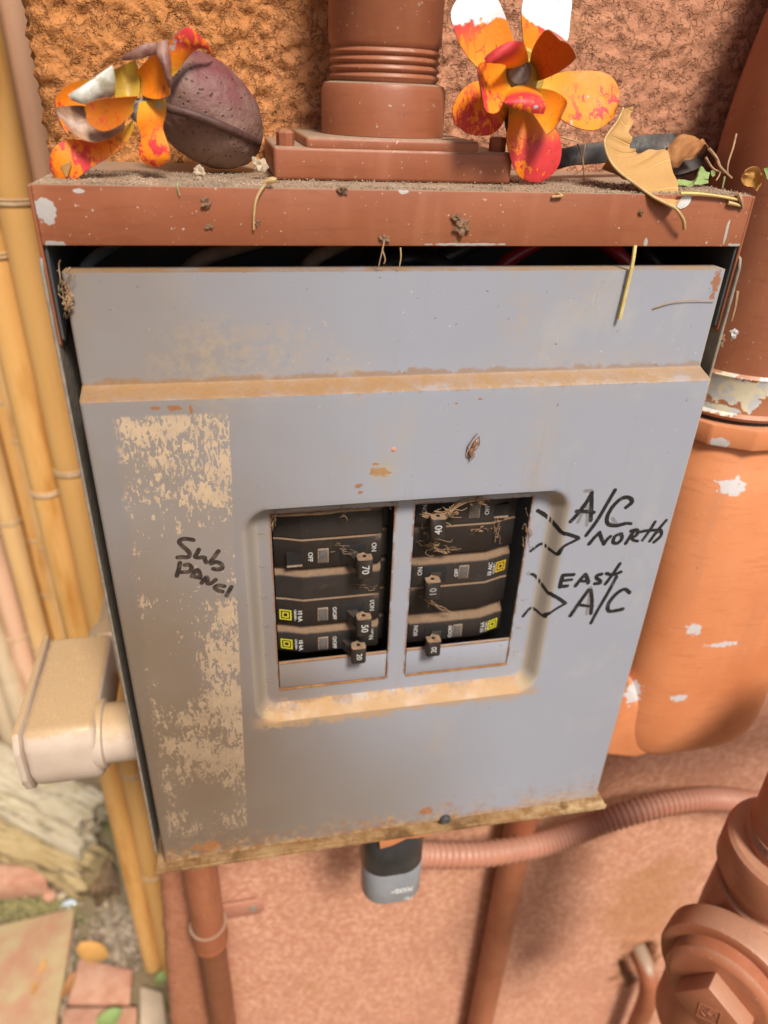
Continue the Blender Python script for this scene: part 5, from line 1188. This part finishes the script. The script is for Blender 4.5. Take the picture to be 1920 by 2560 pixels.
# dead insect on the cover
ins = thing('dead_insect', a(1022, 985, -.001), 'dried brown insect husk stuck on the grey cover above the windows', 'insect')
def ki(cx, cy, y): return at(880 + cx * .217, 1040 + cy * .217, y)
tube('body', path([ki(1445, 260, -.0012), ki(1420, 320, -.0018), ki(1390, 380, -.0018), ki(1370, 430, -.0018), ki(1365, 490, -.0010)], 14), [.0003, .0007, .0010, .0012, .0011, .0010, .0008, .0011, .0012, .0012, .0011, .0009, .0006, .0003], M['husk'], ins, 10)
for pts in ([(1350, 400), (1340, 350), (1395, 260), (1445, 200)], [(1370, 390), (1400, 320), (1440, 270), (1470, 235)], [(1390, 390), (1440, 370), (1470, 320), (1465, 250)], [(1340, 470), (1330, 440), (1335, 370), (1380, 290)], [(1370, 480), (1410, 470), (1412, 430), (1380, 415)], [(1365, 490), (1365, 505), (1352, 525)]):
    tube('leg', path([ki(*q, -.0010 - .0005 * (i % 2)) for i, q in enumerate(pts)], 12), .00026, M['husk'], ins, 6)

# dusty cobwebs in the windows (nobody could count the threads)
def webs():
    V, F = [], []
    def thread(P, r):
        v, f_ = tube(None, path(P, 8), r, None, None, 5, False); o = len(V); V.extend(v); F.extend([tuple(o + i for i in q) for q in f_])
    def kr(cx, cy, y): return at(980 + cx * .2713, 1200 + cy * .2713, y)
    def kl(cx, cy, y): return at(600 + cx * .2713, 1200 + cy * .2713, y)
    J = lambda s: random.gauss(0, s)
    def tangle(K, c, sx, sy, y, n, r=.00016):
        for _ in range(n):
            p = (c[0] + J(sx), c[1] + J(sy)); pts = [p]
            for _ in range(3): p = (p[0] + J(sx * .6), p[1] + J(sy * .6)); pts.append(p)
            thread([K(q[0], q[1], y + J(.0008)) for q in pts], r * random.uniform(.6, 1.4))
    def run(K, pts, y, n, s, r=.00018):
        for _ in range(n): thread([K(q[0] + J(s), q[1] + J(s), y + J(.0008)) for q in pts], r * random.uniform(.6, 1.4))
    run(kr, [(300, 320), (420, 345), (540, 290), (620, 220), (700, 190), (820, 175)], .0085, 14, 12)
    tangle(kr, (800, 185), 40, 22, .0085, 26); tangle(kr, (520, 300), 45, 25, .0080, 26); tangle(kr, (330, 490), 25, 40, .014, 12); tangle(kr, (380, 590), 60, 30, .015, 16)
    tangle(kr, (520, 655), 45, 14, .015, 14); tangle(kr, (975, 440), 18, 50, .0165, 14); tangle(kr, (840, 460), 40, 12, .0165, 8); tangle(kr, (1245, 440), 16, 50, .010, 12)
    run(kr, [(300, 1060), (350, 1110), (450, 1170), (560, 1230)], .014, 6, 12, .00012); tangle(kr, (350, 1110), 40, 25, .013, 8, .00012)
    run(kl, [(285, 330), (500, 320), (800, 295), (940, 285), (1200, 268)], .0105, 8, 8); tangle(kl, (310, 400), 14, 50, .011, 12); tangle(kl, (960, 300), 25, 30, .0105, 7, .00012); tangle(kl, (1430, 240), 22, 25, .0085, 12)
    tangle(kl, (930, 620), 60, 20, .013, 8, .00012); tangle(kl, (1180, 985), 60, 20, .0165, 5, .00010)
    q = lambda cx, cy, y: at(cx, cy, y)
    tangle(q, (165, 735), 8, 22, .0095, 30, .0002)      # fluff on the left edge
    o = raw('cobweb', V, F, M['web']); o['kind'] = 'stuff'; o['label'] = 'dusty cobweb threads strung across the breaker windows'
webs()
# grit along the top of the hood
def sg():
    x = random.uniform(-.176, .176); y = min(.10, LY + .0006 + random.random() ** 1.6 * .06); return Vector((x, y, LZ1 + random.uniform(0, .0009)))
scatter('grit', sg, M['grit'], 'sandy grit and dust lying along the top of the hood', n=5200, r=(.00015, .00060))
def sg2():
    x = random.uniform(-.168, .168) ; return Vector((x, random.uniform(.002, .011), .0030 - 0 + random.uniform(-.0004, .0008)))
for o in bpy.data.objects:
    if '_base' in o.keys(): del o['_base']
